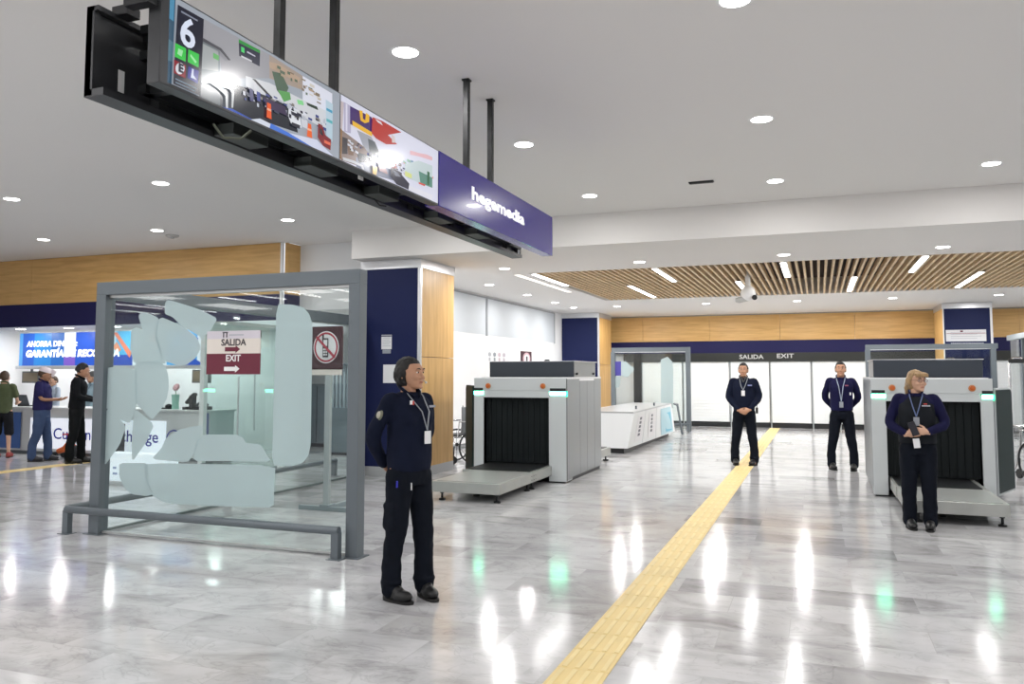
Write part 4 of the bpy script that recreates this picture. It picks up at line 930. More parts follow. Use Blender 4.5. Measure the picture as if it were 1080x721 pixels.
# ------------------------------------------------------------------ sloped conveyor desk behind the left scanner
t = thing('inspection_desk', 'long white desk with sloping front and posters beyond the left scanner', 'desk', (-4.2, 18, 0))
DY0, DY1 = 15.6, 20.7
def dx(y, f):
    k = (y - DY0) / (DY1 - DY0); xb = -3.50 + .08 * k; xt = -3.36 - .14 * k; return xb + (xt - xb) * f
def dz(f): return .10 + .68 * f
q = MB(); n = 10; st = []
for i in range(n + 1):
    y = DY0 + (DY1 - DY0) * i / n; st.append([q.bm.verts.new(p) for p in ((dx(y, 0), y, dz(0)), (dx(y, 1), y, dz(1)), (-4.5, y, dz(1)), (-4.5, y, dz(0)))])
for A, B in zip(st, st[1:]):
    for k in range(4): q.bm.faces.new((A[k], A[(k + 1) % 4], B[(k + 1) % 4], B[k]))
q.bm.faces.new(st[0]); q.bm.faces.new(st[-1][::-1])
q.build('body', mat('desk_white', (.80, .82, .83), .4), t)
q = MB(); q.prism([(dx(DY0, 1) - .01, DY0, .78), (dx(DY1, 1) - .01, DY1, .78), (-4.52, DY1, .78), (-4.52, DY0, .78)], (0, 0, .03)); q.build('steel_top', mat('desk_top', (.50, .52, .53), .3, .5), t)
MB().box(-4.4, -3.58, DY0 + .05, DY1 - .05, 0, .10).build('plinth', BLACK, t)
def on_slope(y0, y1, f0, f1, off=.004):
    return [(dx(y0, f0) + off, y0, dz(f0)), (dx(y1, f0) + off, y1, dz(f0)), (dx(y1, f1) + off, y1, dz(f1)), (dx(y0, f1) + off, y0, dz(f1))]
q = MB()
for y in (16.9, 18.3, 19.4): q.prism(on_slope(y, y + .012, 0, 1, .001), (.002, 0, 0))
q.build('panel_joints', TXTG, t)
for i, (a, b2) in enumerate(((16.1, 16.75), (17.4, 18.15))):
    MB().prism(on_slope(a, b2, .12, .9), (.003, 0, 0)).build('poster', PAPER, t)
    q = MB()
    for k in range(5): q.prism(on_slope(a + .22, a + .42, .28 + .12 * k, .36 + .12 * k, .008), (.002, 0, 0))
    q.build('poster_print', mat('print_dark', (.18, .19, .22), .6), t)
MB().prism(on_slope(18.9, 20.45, .04, .93), (.003, 0, 0)).build('blue_poster', mat('poster_sky', (.45, .66, .74), .5), t)
MB().prism(on_slope(19.5, 20.3, .1, .75, .008), (.002, 0, 0)).build('blue_poster_print', mat('poster_teal', (.14, .48, .64), .5), t)
for k, yy in enumerate((16.9, 18.9)): MB().cyl((-3.6, yy, .80), (-3.6, yy, .88), .02).build('top_knob', GREYP, t, smooth=True)
t = thing('desk_rail', 'thin dark folding frame at the far end of the white desk', 'frame', (-3.5, 21.1, 0))
MB().tube([(-3.28, 21.0, 0), (-3.40, 21.0, .74), (-3.48, 21.0, .78)], .025, 10).build('front_tube', GREYP, t, smooth=True)
MB().tube([(-3.36, 21.4, 0), (-3.46, 21.4, .76), (-3.48, 21.0, .78)], .025, 10).build('rear_tube', GREYP, t, smooth=True)
# wall signs
t = thing('no_phones_sign', 'small maroon prohibition sign on the white left wall above the scanner', 'sign', (-6.94, 19.4, 1.85))
MB().box(-6.95, -6.93, 18.99, 19.78, 1.72, 2.12, .01).build('plate', MAROOND, t)
q = MB()
q.prism([(-6.928, 19.385 + .28 * math.cos(2 * PI * k / 28), 1.93 + .16 * math.sin(2 * PI * k / 28)) for k in range(28)], (.002, 0, 0)); q.build('disc', mat('disc_pink', (.65, .42, .48), .5), t)
q = MB(); q.prism([(-6.924, 19.385 + .2 * math.cos(2 * PI * k / 28), 1.93 + .115 * math.sin(2 * PI * k / 28)) for k in range(28)], (.001, 0, 0)); q.build('disc_centre', PAPER, t)
MB().box(-6.923, -6.92, 19.33, 19.44, 1.87, 1.99).build('phone_symbol', TXTD, t)
t = thing('pictogram_row', 'row of four faint pictograms with captions on the white left wall', 'pictograms', (-6.94, 17.5, 1.82))
for k in range(4):
    y = 16.95 + .3 * k; q = MB()
    q.prism([(-6.948, y + .09 * math.cos(2 * PI * j / 20), 1.99 + .05 * math.sin(2 * PI * j / 20)) for j in range(20)], (.002, 0, 0))
    q.box(-6.948, -6.945, y - .05, y + .05, 1.84, 1.92); q.build('pictogram', mat('pict_%d' % k, ((.45, .46, .5), (.3, .32, .36), (.62, .5, .56), (.55, .5, .56))[k], .6), t)

# ------------------------------------------------------------------ wheelchairs
def wheelchair(loc, rz, label, grey):
    t = thing('wheelchair', label, 'wheelchair', loc, rz)
    t['group'] = 'airport wheelchairs'
    K = dict(local=True)
    for s in (-1, 1):
        q = MB(); q.tube([(s * .22, .22, .98), (s * .22, .25, .94), (s * .22, .20, .5), (s * .22, .2, .46), (s * .22, -.2, .46), (s * .22, -.3, .2)], .014, 10); q.tube([(s * .24, .2, .72), (s * .24, -.12, .72), (s * .24, -.14, .46)], .014, 10)
        q.build('side_frame', CHROME, t, smooth=True, **K)
        q = MB(); n = 28
        q.tube([(s * .28, .14 + .27 * math.cos(2 * PI * k / n), .285 + .27 * math.sin(2 * PI * k / n)) for k in range(n + 1)], .016, 8, cap=False)
        q.tube([(s * .28 - .0, .14, .285), (s * .25, .14, .285)], .03, 12)
        for k in range(8): q.tube([(s * .28, .14, .285), (s * .28, .14 + .26 * math.cos(k * PI / 4), .285 + .26 * math.sin(k * PI / 4))], .003, 6)
        q.build('rear_wheel', BLACK, t, smooth=True, **K)
        q = MB(); q.tube([(s * .22 - .015, -.22, .07), (s * .22 + .015, -.22, .07)], .07, 20); q.tube([(s * .22, -.22, .07), (s * .22, -.2, .3)], .012, 8); q.build('caster', BLACK, t, smooth=True, **K)
        q = MB(); q.box(s * .14 - .08, s * .14 + .08, -.44, -.28, .09, .105, .005); q.tube([(s * .2, -.3, .22), (s * .2, -.38, .1)], .012, 8); q.build('footrest', CHROME, t, **K)
    MB().box(-.21, .21, -.2, .2, .44, .50, .02, 3).build('seat', BLACK, t, smooth=True, **K)
    MB().box(-.21, .21, .19, .24, .50, .96, .022, 3).build('backrest', mat('chair_grey', (.20, .21, .22), .8) if grey else BLACK, t, smooth=True, **K)
    return t
wheelchair((-5.95, 13.05, 0), math.radians(-35), 'wheelchair with grey back half hidden between the oak column and left scanner', True)
wheelchair((3.05, 13.9, 0), math.radians(-160), 'wheelchair with black seat at the far right edge behind the right scanner', False)
t = thing('folding_walker', 'tall rounded chrome walking frame standing beside the wheelchair at the far right', 'walker', (2.95, 15.0, 0))
for s in (-1, 1):
    x = 2.98 + s * .11
    MB().tube([(x, 14.95, 0), (x, 14.95, 1.70), (x - s * .03, 14.95, 1.77), (x - s * .07, 14.95, 1.80)], .02, 12).build('upright', CHROME, t, smooth=True)
MB().tube([(2.91, 14.95, 1.80), (3.05, 14.95, 1.80)], .02, 12).build('top_bar', CHROME, t, smooth=True)
MB().box(2.86, 3.10, 14.93, 14.97, 1.72, 1.79, .01).build('hand_grip', BLACK, t)
MB().tube([(2.89, 14.95, .72), (3.07, 14.95, .72)], .02, 12).build('cross_bar', CHROME, t, smooth=True)
MB().box(2.75, 3.21, 14.8, 15.1, 0.0, .03, .01).build('base', BLACK, t)

# ------------------------------------------------------------------ people
def voxel(mb, size, smooth=3, name='v'):

    """fuse overlapping closed shapes into one continuous surface"""
    me = bpy.data.meshes.new(name); bmesh.ops.recalc_face_normals(mb.bm, faces=mb.bm.faces[:]); mb.bm.to_mesh(me); mb.bm.free()
    o = bpy.data.objects.new(name, me); COL.objects.link(o)
    r = o.modifiers.new('r', 'REMESH'); r.mode = 'VOXEL'; r.voxel_size = size; r.use_smooth_shade = True
    if smooth:
        q = o.modifiers.new('s', 'SMOOTH'); q.iterations = smooth; q.factor = .5
    bpy.context.view_layer.update()
    out = bpy.data.meshes.new_from_object(o.evaluated_get(bpy.context.evaluated_depsgraph_get()))
    bpy.data.objects.remove(o); bpy.data.meshes.remove(me)
    return out
def mesh_part(me, name, m, parent, disp=None):
    if disp:
        amp, fr = disp
        nrm = [v.normal.copy() for v in me.vertices]; cos_ = [v.co.copy() for v in me.vertices]; out = []
        for co, nv in zip(cos_, nrm):
            v = type('P', (), {'co': co}); n = noise.noise(Vector((v.co.x * fr, v.co.y * fr, v.co.z * fr * .8))) + .5 * noise.noise(Vector((v.co.x * fr * 2.3 + 5, v.co.y * fr * 2.3, v.co.z * fr * 2)))
            out.extend(co + nv * n * amp)
        me.vertices.foreach_set('co', out); me.update()
    me.materials.clear(); me.materials.append(m)
    for p in me.polygons: p.use_smooth = True; p.material_index = 0
    o = bpy.data.objects.new(name, me); COL.objects.link(o); o.parent = parent; return o
def fabric(name, c, rough=.85): return mat(name, c, rough, bump=.35, bscale=9, var=.10, vscale=6, spec=.15)
def hand(mb, wrist, d, n, side, curl=.5, thumb_in=.3, sc=1.0):
    """wrist point, d finger direction, n palm normal (fingers curl towards it), side +1/-1: which side of the palm the thumb leaves"""
    d = Vector(d).normalized(); n = Vector(n); n = (n - d * n.dot(d)).normalized(); s = d.cross(n) * side; w = Vector(wrist)
    def T(pts, rs): 
        mb.tube(pts, rs, 12)
    # palm
    mb.ell(w + d * .052 * sc, (.040 * sc, .052 * sc, .017 * sc), rot=Matrix((s, d, n)).transposed(), seg=16, rg=10)
    mb.ell(w + d * .028 * sc + s * .018 * sc + n * .006, (.022 * sc, .032 * sc, .016 * sc), rot=Matrix((s, d, n)).transposed(), seg=12, rg=8)
    mb.tube([w - d * .03, w + d * .012, w + d * .04 * sc], [(.027, .022), (.027, .020), (.034, .016)], 14)
    for off, L, r in ((.031, .068, .0088), (.0105, .077, .0092), (-.0105, .071, .0088), (-.031, .056, .0078)):
        b = w + d * .088 * sc + s * off * sc - d * abs(off) * .15
        p = [b - d * .03, b]; dr = d.copy(); a = 0
        for k, f in enumerate((.45, .32, .23)):
            a += curl * (.75, .8, .5)[k]; dr = (d * math.cos(a) + n * math.sin(a)).normalized(); p.append(p[-1] + dr * L * f * sc)
        rr = [r * 1.0, r * 1.05, r * 1.0, r * .9, r * .72]
        T(p, rr); mb.ell(p[-1], (r * .72,) * 3, seg=10, rg=8)
    b = w + d * .022 * sc + s * .026 * sc + n * .006
    t1 = (d * .62 + s * .70 + n * thumb_in).normalized(); t2 = (d * .85 + s * .30 + n * (thumb_in + .2)).normalized()
    p = [b - t1 * .012, b + t1 * .034 * sc, b + t1 * .034 * sc + t2 * .028 * sc, b + t1 * .034 * sc + t2 * .05 * sc]
    T(p, [.0125, .0112, .0098, .0075]); mb.ell(p[-1], (.0075,) * 3, seg=10, rg=8)

def limb(mb, pts, rs, seg=16, n=5):
    """smooth tapered limb through joints"""
    P_ = [Vector(p) for p in pts]; out = []; ro = []
    for i in range(len(P_) - 1):
        for k in range(n):
            f = k / n; out.append(P_[i].lerp(P_[i + 1], f)); a, b2 = rs[i], rs[i + 1]; ro.append(a + (b2 - a) * f)
    out.append(P_[-1]); ro.append(rs[-1])
    for _ in range(2):
        q = out[:]
        for i in range(1, len(out) - 1): q[i] = out[i] * .5 + (out[i - 1] + out[i + 1]) * .25
        out = q
    mb.tube(out, ro, seg); mb.ell(out[0], (ro[0],) * 3, seg=14, rg=10); mb.ell(out[-1], (ro[-1],) * 3, seg=14, rg=10)

def person(name, label, cat, loc, face_dir, height, arms, skin, top, pants, shoe, hair, hairc, head=(0, 0), group=None, wide=1.0, chest=0, belly=0, stance=.10, jacket_len=.93,
           short_sleeve=False, shorts=False, female=False, feet=None, boots=False, lean=0.0, hv=.007):
    """local frame: faces -Y, right hand at -X, drawn 1.72 m tall and scaled. arms: dict L/R -> (elbow, wrist, hand dir, palm normal, curl)"""
    hd = math.atan2(face_dir[1], face_dir[0]) + PI / 2
    t = thing(name, label, cat, (loc[0], loc[1], 0), hd, group, height / 1.705)
    HW = .156 * wide if not female else .150 * wide
    R3 = Matrix.Translation((0, lean * -.0, .0))
    LE = Matrix.Translation((0, 0, .95)) @ Matrix.Rotation(lean, 4, 'X') @ Matrix.Translation((0, 0, -.95))
    def lp(p): return LE @ Vector(p)
    ft = feet or [(-stance, 0, .10), (stance, 0, -.10)]      # x, y, toe-out angle
    hipw = .085
    # ---- head frame
    turn, nod = head
    HM = LE @ Matrix.Translation((0, .012, 1.480)) @ Matrix.Rotation(turn, 4, 'Z') @ Matrix.Rotation(nod, 4, 'X') @ Matrix.Translation((0, -.012, -1.50))
    hm = MB()
    hm.ell((0, .012, 1.622), (.074, .093, .094), seg=28, rg=18)
    hm.rings([(1.50, 0, -.058, .022, .022), (1.515, 0, -.052, .040, .045), (1.54, 0, -.038, .053, .062), (1.57, 0, -.030, .062, .070), (1.61, 0, -.026, .068, .074), (1.65, 0, -.022, .068, .075), (1.68, 0, -.01, .055, .065)], 24)
    hm.ell((0, -.098, 1.505 + .006), (.020, .014, .013)); 
    hm.tube([(0, -.096, 1.625), (0, -.108, 1.600), (0, -.118, 1.582)], [.0075, .009, .0125], 12); hm.ell((0, -.118, 1.581), (.013, .011, .010))
    for s in (-1, 1):
        hm.ell((s * .011, -.108, 1.577), (.008, .010, .0065)); hm.ell((s * .077, .012, 1.595), (.009, .018, .030)); hm.ell((s * .030, -.095, 1.636), (.024, .010, .007)); hm.ell((s * .040, -.080, 1.58), (.022, .020, .02))
    hm.ell((0, -.098, 1.549), (.022, .009, .006)); hm.ell((0, -.097, 1.541), (.019, .009, .0065))
    for v in hm.bm.verts: v.co = HM @ v.co
    # ---- body
    b = MB(); b.bm = hm.bm
    b.tube([lp((0, .018, 1.40)), lp((0, .014, 1.47)), HM @ Vector((0, .008, 1.55))], [.062, .054, .052], 18)
    tz = MB()
    torso = [(.88, 0, 0, HW * .68, .085), (.98, 0, 0, HW * .70, .085), (1.10, 0, 0, HW * .72, .08), (1.22, 0, 0, HW * .80, .09), (1.33, 0, .005, HW * .88, .09), (1.39, 0, .012, HW * .76, .07), (1.435, 0, .015, HW * .45, .05)]
    tz.rings(torso)
    for v in tz.bm.verts: v.co = LE @ v.co
    tm = bpy.data.meshes.new('x'); tz.bm.to_mesh(tm); tz.bm.free(); b.bm.from_mesh(tm); bpy.data.meshes.remove(tm)
    SH = {}
    for k, s in (('R', -1), ('L', 1)):
        sh = lp((s * (HW + .005), .015, 1.405)); SH[k] = sh
        el, wr, hdv, pn, curl = arms[k]; el = Vector(el); wr = Vector(wr)
        limb(b, [sh - Vector((0, 0, .012)), el, wr], [.034, .032, .025], 14)
        hand(b, wr, hdv, pn, 1 if (Vector(hdv).cross(Vector(pn))).dot(Vector(arms[k + 't'])) > 0 else -1, curl)
    for s, (fx, fy, ta) in zip((-1, 1), ft):
        limb(b, [(s * hipw, 0, .90), ((s * hipw + fx) / 2 + 0, fy * .5 - .012, .49), (fx, fy + .014, .07)], [.08, .05, .030], 14)
        b.ell((fx, fy - .035, .042), (.028, .075, .022))
    me = voxel(b, hv, 2); body = mesh_part(me, 'body', mat('skin_' + skin[0], skin[1], .5, spec=.35, var=.05, vscale=20), t)
    # ---- face details
    def hp(p): return HM @ Vector(p)
    for s in (-1, 1):
        q = MB(); q.ell(hp((s * .029, -.0905, 1.617)), (.0125, .008, .0068), seg=12, rg=8); e = q.build('eye', mat('eye_white', (.75, .73, .70), .3), body, smooth=True, local=True)
        q = MB(); q.ell(hp((s * .029, -.0965, 1.617)), (.0062, .0035, .0062), seg=12, rg=8); q.build('iris', mat('iris_dark', (.03, .015, .01), .2), body, smooth=True, local=True)
        q = MB(); q.tube([hp((s * .014, -.105, 1.640)), hp((s * .030, -.106, 1.645)), hp((s * .046, -.094, 1.640))], [.003, .0045, .0025], 8); q.build('eyebrow', hairc if not female else mat('brow_dark', (.06, .035, .02), .7), body, smooth=True, local=True)
    q = MB(); q.tube([hp((-.020, -.100, 1.546)), hp((-.008, -.1085, 1.547)), hp((.008, -.1085, 1.547)), hp((.020, -.100, 1.546))], [.003, .005, .005, .003], 8); q.build('lips', mat('lip_' + skin[0], (skin[1][0] * .72, skin[1][1] * .42, skin[1][2] * .42), .45), body, smooth=True, local=True)
    # ---- hair
    if hair:
        q = MB(); c0 = Vector((0, .020, 1.614)); rad = (.0845, .104, .120)
        bmesh.ops.create_uvsphere(q.bm, u_segments=40, v_segments=26, radius=1)
        for v in q.bm.verts:
            d = v.co.copy(); k = 1.0
            y = d.y * rad[1] + c0.y; z = d.z * rad[2] + c0.z
            lim = {'short': 1.658, 'cap': 1.66, 'back': 1.660, 'fringe': 1.655}.get(hair, 1.66)
            front = -.040
            if y < front and z < lim: k = .62
            elif y < (front + .040 if hair in ('short', 'cap') else front + .022) and z < lim - .03: k = .70
            if hair in ('short', 'cap') and z < 1.555 + max(0, -y) * .8: k = min(k, .78)
            v.co = Vector((d.x * rad[0] * k, d.y * rad[1] * k, d.z * rad[2] * k)) + c0
        if hair in ('back', 'fringe'):
            q.ell((0, .075, 1.60), (.075, .055, .075)); q.ell((0, .06, 1.55), (.062, .045, .06))
            for s in (-1, 1): q.ell((s * .070, .028, 1.61), (.022, .046, .055))
            q.ell((0, .02, 1.665), (.078, .092, .068))
        if hair == 'fringe':
            q.tube([(0, .10, 1.61), (0, .13, 1.58), (-.02, .13, 1.52), (-.035, .115, 1.44)], [.035, .04, .034, .014], 14)
            for k in range(7): q.tube([((k - 3) * .020, -.055, 1.706 - abs(k - 3) * .005), ((k - 3) * .022, -.094, 1.685), ((k - 3) * .0235, -.098, 1.650)], [.016, .013, .006], 10)
        for v in q.bm.verts: v.co = HM @ v.co
        me = voxel(q, .006, 2); mesh_part(me, 'hair', hairc, body, disp=(.004, 45))
    # ---- trousers
    q = MB(); r_ = .088 * wide
    q.rings([(.80, 0, .0, HW * .90, .112 + belly * .3, 2.4), (.88, 0, .0, HW * .95, .118 + belly * .4), (.95, 0, 0, HW * .92, .112 + belly * .5), (1.00, 0, 0, HW * .88, .105 + belly * .5)])
    for s, (fx, fy, ta) in zip((-1, 1), ft):
        kn = ((s * hipw + fx) / 2 + s * .004, fy * .5 - .016, .49)
        if shorts: limb(q, [(s * hipw, 0, .87), ((s * hipw + kn[0]) / 2, kn[1] * .5, .68), (kn[0], kn[1], .50)], [r_ * 1.05, r_ * 1.0, r_ * .98], 18)
        else:
            limb(q, [(s * hipw, .0, .86), kn, (fx, fy + .010, .30), (fx, fy + .006, .085)], [r_ * 1.04, r_ * .78, r_ * .70, r_ * .72 if not boots else r_ * .74], 18)
            if boots:
                q.ell((fx, fy + .004, .13), (r_ * .80, r_ * .84, .03)); q.box(s * (hipw + .075 * wide), s * (hipw + .095 * wide), -.06, .06, .50, .68, .012)
    me = voxel(q, .010, 3)
    if shorts: zc = .50
    tr = mesh_part(me, 'trousers' if not shorts else 'shorts', pants, t, disp=(.007, 14))
    # ---- shoes
    for s, (fx, fy, ta) in zip((-1, 1), ft):
        q = MB(); A = Matrix.Translation((fx, fy, 0)) @ Matrix.Rotation(ta, 4, 'Z')
        q.ell((0, -.095, .045), (.050, .090, .044)); q.ell((0, -.03, .062), (.046, .085, .056)); q.ell((0, .025, .06), (.042, .058, .06)); q.box(-.036, .036, -.13, .06, .0, .05, .012)
        if boots: q.tube([(0, .02, .04), (0, .022, .16)], [.046, .044], 16)
        for v in q.bm.verts:
            v.co.z = max(v.co.z, 0.002); v.co = A @ v.co
        sh = mesh_part(voxel(q, .008, 2), 'shoe', shoe, t)
        q = MB(); q.rings([(0, 0, -.06, .045, .135, 2.6), (.018, 0, -.06, .047, .137, 2.6)], 24)
        for v in q.bm.verts: v.co = A @ v.co
        q.build('sole', mat('sole_black', (.015, .015, .015), .7), sh, local=True)
    # ---- top
    q = MB(); z0 = jacket_len; D_ = .125
    q.rings([(z0, 0, 0, HW * .97, D_ + belly * .6), (z0 + .06, 0, -belly * .3, HW * 1.0, D_ + belly), (1.10, 0, -belly * .3, HW * 1.02, D_ - .004 + belly), (1.22, 0, -.004 - chest * .5, HW * 1.02, D_ + .002 + chest * .6 + belly * .4), (1.30, 0, -.004 - chest * .5, HW * 1.07, D_ + .004 + chest * .6),
             (1.37, 0, .006, HW * 1.06, D_ - .010), (1.405, 0, .012, HW * .92, .095), (1.43, 0, .015, HW * .66, .078), (1.458, 0, .014, .072, .066)], 32)
    if female:
        for s in (-1, 1): q.ell((s * .065, -.095, 1.255), (.068, .05, .06))
    for v in q.bm.verts: v.co = LE @ v.co
    for k in 'RL':
        el, wr = Vector(arms[k][0]), Vector(arms[k][1]); sh = SH[k]; inn = sh.lerp(lp((0, .012, 1.38)), .25)
        if short_sleeve: limb(q, [inn, sh, sh.lerp(el, .62)], [.052, .060, .062], 16)
        else: limb(q, [inn, sh, el, wr.lerp(el, .08)], [.050, .056, .054, .038], 16)
    me = voxel(q, .009, 3); shirt = mesh_part(me, 'jacket' if not short_sleeve else 'shirt', top, t, disp=(.006, 11))
    # collar
    q = MB(); 
    q.tube([lp((-.022, -.082, 1.422)), lp((-.055, -.045, 1.450)), lp((-.066, .0, 1.475)), lp((-.05, .055, 1.492)), lp((0, .075, 1.496)), lp((.05, .055, 1.492)), lp((.066, .0, 1.475)), lp((.055, -.045, 1.450)), lp((.022, -.082, 1.422))], [(.006, .012)] + [(.009, .018)] * 7 + [(.006, .012)], 10)
    q.build('collar', top, shirt, smooth=True, local=True)
    return t, body, shirt, HM, LE

SK_TAN = ('tan', (.50, .27, .17)); SK_LIGHT = ('light', (.60, .36, .25)); SK_BROWN = ('brown', (.42, .22, .13))
UNI = fabric('uniform_navy', (.006, .009, .024)); UNI2 = fabric('uniform_blue', (.009, .009, .042)); UPANT = fabric('uniform_trouser', (.005, .007, .013)); BOOT = mat('boot_black', (.008, .008, .009), .4)
HBLK = mat('hair_black', (.006, .005, .005), .6, bump=.5, bscale=60, stretch=(1, 1, .2)); HBLOND = mat('hair_blond', (.36, .23, .11), .5, bump=.5, bscale=60, var=.3, vscale=25, stretch=(1, 1, .2)); HBRN = mat('hair_brown', (.06, .03, .015), .55)
down_ = lambda s: None
def arms_back():
    return {'R': ((-.262, .10, 1.13), (-.09, .175, .93), (.8, .15, -.35), (0, -1, 0), .5), 'Rt': (0, 0, 1), 'L': ((.262, .10, 1.13), (.09, .165, .95), (-.8, .15, -.35), (0, -1, 0), .5), 'Lt': (0, 0, 1)}
def arms_clasp(z=.92, y=-.20):
    return {'R': ((-.262, -.02, 1.13), (-.085, y, z + .02), (.90, -.10, -.32), (0, 1, -.1), .55), 'Rt': (0, 0, 1), 'L': ((.262, -.02, 1.13), (.085, y - .028, z + .03), (-.90, -.05, -.36), (0, 1, -.1), .6), 'Lt': (0, 0, 1)}
def badge(t, shirt, LE, x, z, y, dark=False, strap=(.25, .27, .30), low=1.13, neck=.06):
    c = mat('lanyard_%d' % int(strap[2] * 100), strap, .6)
    for s in (-1, 1):
        q = MB(); q.tube([LE @ Vector((s * neck, .0, 1.49)), LE @ Vector((s * neck * 1.05, -.075, 1.43)), LE @ Vector((x + s * neck * .55, y + .018, 1.32)), LE @ Vector((x, y, low + .05))], [(.006, .0025)] * 4, 8); q.build('lanyard', c, shirt, smooth=True, local=True)
    q = MB(); p = LE @ Vector((x, y - .006, low)); q.box(p.x - .029, p.x + .029, p.y - .003, p.y + .003, p.z - .045, p.z + .045, .002, 1); q.build('badge_card', PAPER if not dark else mat('badge_grey', (.30, .32, .36), .4), shirt, local=True)
def patch(shirt, x, y, z, m, w_=.03, h=.012, n='chest_emblem'):
    q = MB(); q.box(x - w_, x + w_, y - .002, y + .004, z - h, z + h, .001, 1); return q.build(n, m, shirt, local=True)

# guard looking right, hands behind her back
FD = (1.0, -.42)
t, body, shirt, HM, LE = person('security_guard', 'guard in dark navy uniform standing sideways with hands behind her back beside the glass screen', 'person', (-2.70, 5.10), FD, 1.665, arms_back(), SK_TAN, UNI, UPANT, BOOT, 'back', HBLK,
    head=(.22, 0), wide=1.10, chest=.01, belly=.012, female=True, boots=True, feet=[(-.12, .03, .15), (.11, -.05, -.25)], jacket_len=.90, hv=.006)
badge(t, shirt, LE, .02, 1.2, -.175, low=1.14)
q = MB(); q.ell((-.245, .028, 1.30), (.012, .034, .040), rot=Matrix.Rotation(.25, 3, 'Y')); q.build('sleeve_badge', mat('badge_olive', (.16, .17, .12), .6), shirt, smooth=True, local=True)
q = MB(); q.ell((-.255, .028, 1.30), (.008, .022, .026), rot=Matrix.Rotation(.25, 3, 'Y')); q.build('sleeve_badge_centre', mat('badge_sand', (.42, .40, .33), .6), shirt, smooth=True, local=True)
fx = -.085
q = MB(); q.box(fx - .022, fx - .004, -.142, -.134, 1.372, 1.40, M=Matrix.Translation((0, 0, 0))); q.build('flag_white', PAPER, shirt, local=True)
q = MB(); q.box(fx - .004, fx + .012, -.143, -.135, 1.368, 1.396); q.build('flag_red', mat('flag_red', (.5, .05, .04), .6), shirt, local=True)
patch(shirt, .095, -.142, 1.355, mat('embroidery', (.35, .36, .42), .6), .028, .008)
q = MB(); q.tube([(-.178, -.09, .845), (-.178, -.088, .80)], .006, 8); q.build('blue_pen', mat('pen_bright_blue', (.03, .03, .5), .4), shirt, local=True)
q = MB(); q.tube([(-.10, -.15, .83), (-.10, -.152, .78)], .005, 8); q.build('silver_pen', SILVER, shirt, local=True)
q = MB(); q.tube([HM @ Vector((.072, -.02, 1.578)), HM @ Vector((.068, -.08, 1.555)), HM @ Vector((.035, -.118, 1.545))], .0035, 8); q.ell(HM @ Vector((.03, -.122, 1.545)), (.009, .009, .009)); q.build('headset_microphone', mat('mic_white', (.75, .75, .75), .4), body, smooth=True, local=True)
# guard with clasped hands
t, body, shirt, HM, LE = person('security_guard', 'guard with hands clasped in front standing on the yellow strip under the SALIDA lettering', 'person', (-1.20, 14.42), (.08, -1), 1.735, arms_clasp(.90, -.20), SK_TAN, UNI, UPANT, BOOT, 'short', HBLK,
    head=(-.08, .02), wide=1.12, belly=.012, boots=True, stance=.15, jacket_len=.90, feet=[(-.16, 0, .15), (.15, -.02, -.4)], hv=.0075)
badge(t, shirt, LE, -.01, 1.2, -.155, low=1.20); patch(shirt, .10, -.140, 1.33, mat('embroidery_blue', (.20, .22, .42), .6), .035, .012)
q = MB(); q.tube([(-.04, -.07, 1.47), (0, -.125, 1.38)], [(.022, .008), (.006, .004)], 8); q.tube([(.04, -.07, 1.47), (0, -.125, 1.38)], [(.022, .008), (.006, .004)], 8); q.build('undershirt', BLACK, shirt, local=True)
q = MB(); q.box(.185, .225, -.03, .03, .86, .96, .008); q.tube([(.205, 0, .95), (.21, 0, 1.01)], .006, 8); q.build('belt_radio', BLACK, t, local=True)
# guard with hands behind
t, body, shirt, HM, LE = person('security_guard', 'guard with hands behind his back and a grey badge standing left of the right scanner', 'person', (.345, 14.27), (-.04, -1), 1.745, arms_back(), SK_TAN, UNI2, UPANT, BOOT, 'short', HBLK,
    head=(.04, -.02), wide=1.08, boots=False, stance=.16, feet=[(-.17, 0, .35), (.16, -.03, -.12)], jacket_len=.93, hv=.0075)
badge(t, shirt, LE, .0, 1.2, -.150, dark=True, strap=(.30, .36, .46), low=1.03); patch(shirt, .085, -.138, 1.33, mat('embroidery_red', (.22, .05, .10), .6), .025, .010)
patch(shirt, .135, -.112, 1.20, PAPER, .010, .022, 'pocket_tag')
# woman with glasses
A = {'R': ((-.285, -.02, 1.12), (-.10, -.205, 1.02), (.75, -.10, .12), (0, 1, 0), .45), 'Rt': (0, 0, 1), 'L': ((.285, -.02, 1.12), (.10, -.235, 1.05), (-.80, -.05, .10), (0, 1, 0), .75), 'Lt': (0, 0, 1)}
t, body, shirt, HM, LE = person('security_guard', 'woman guard with blond ponytail and glasses holding a phone in front of the right scanner', 'person', (.925, 9.16), (-.12, -1), 1.585, A, SK_LIGHT, UNI2, UPANT, BOOT, 'fringe', HBLOND,
    head=(.62, .03), wide=1.16, chest=.006, belly=.014, female=True, stance=.10, feet=[(-.10, 0, .25), (.10, -.02, -.05)], jacket_len=.92, hv=.006)
q = MB(); q.rings([(.92, 0, 0, .186, .150), (1.0, 0, -.004, .188, .158), (1.10, 0, -.006, .186, .158), (1.20, 0, -.014, .184, .166), (1.27, 0, -.016, .182, .168), (1.33, 0, -.006, .178, .150), (1.385, 0, .008, .150, .118), (1.42, 0, .015, .11, .092)], 32, cap=False)
q.build('vest', fabric('vest_black', (.012, .014, .018)), shirt, smooth=True, local=True)
badge(t, shirt, LE, -.0, 1.2, -.200, strap=(.10, .14, .28), low=1.16, dark=True); patch(shirt, .095, -.166, 1.325, TXTG, .040, .006); patch(shirt, .09, -.164, 1.345, mat('emblem_red', (.5, .05, .04), .6), .018, .006, 'chest_emblem_red')
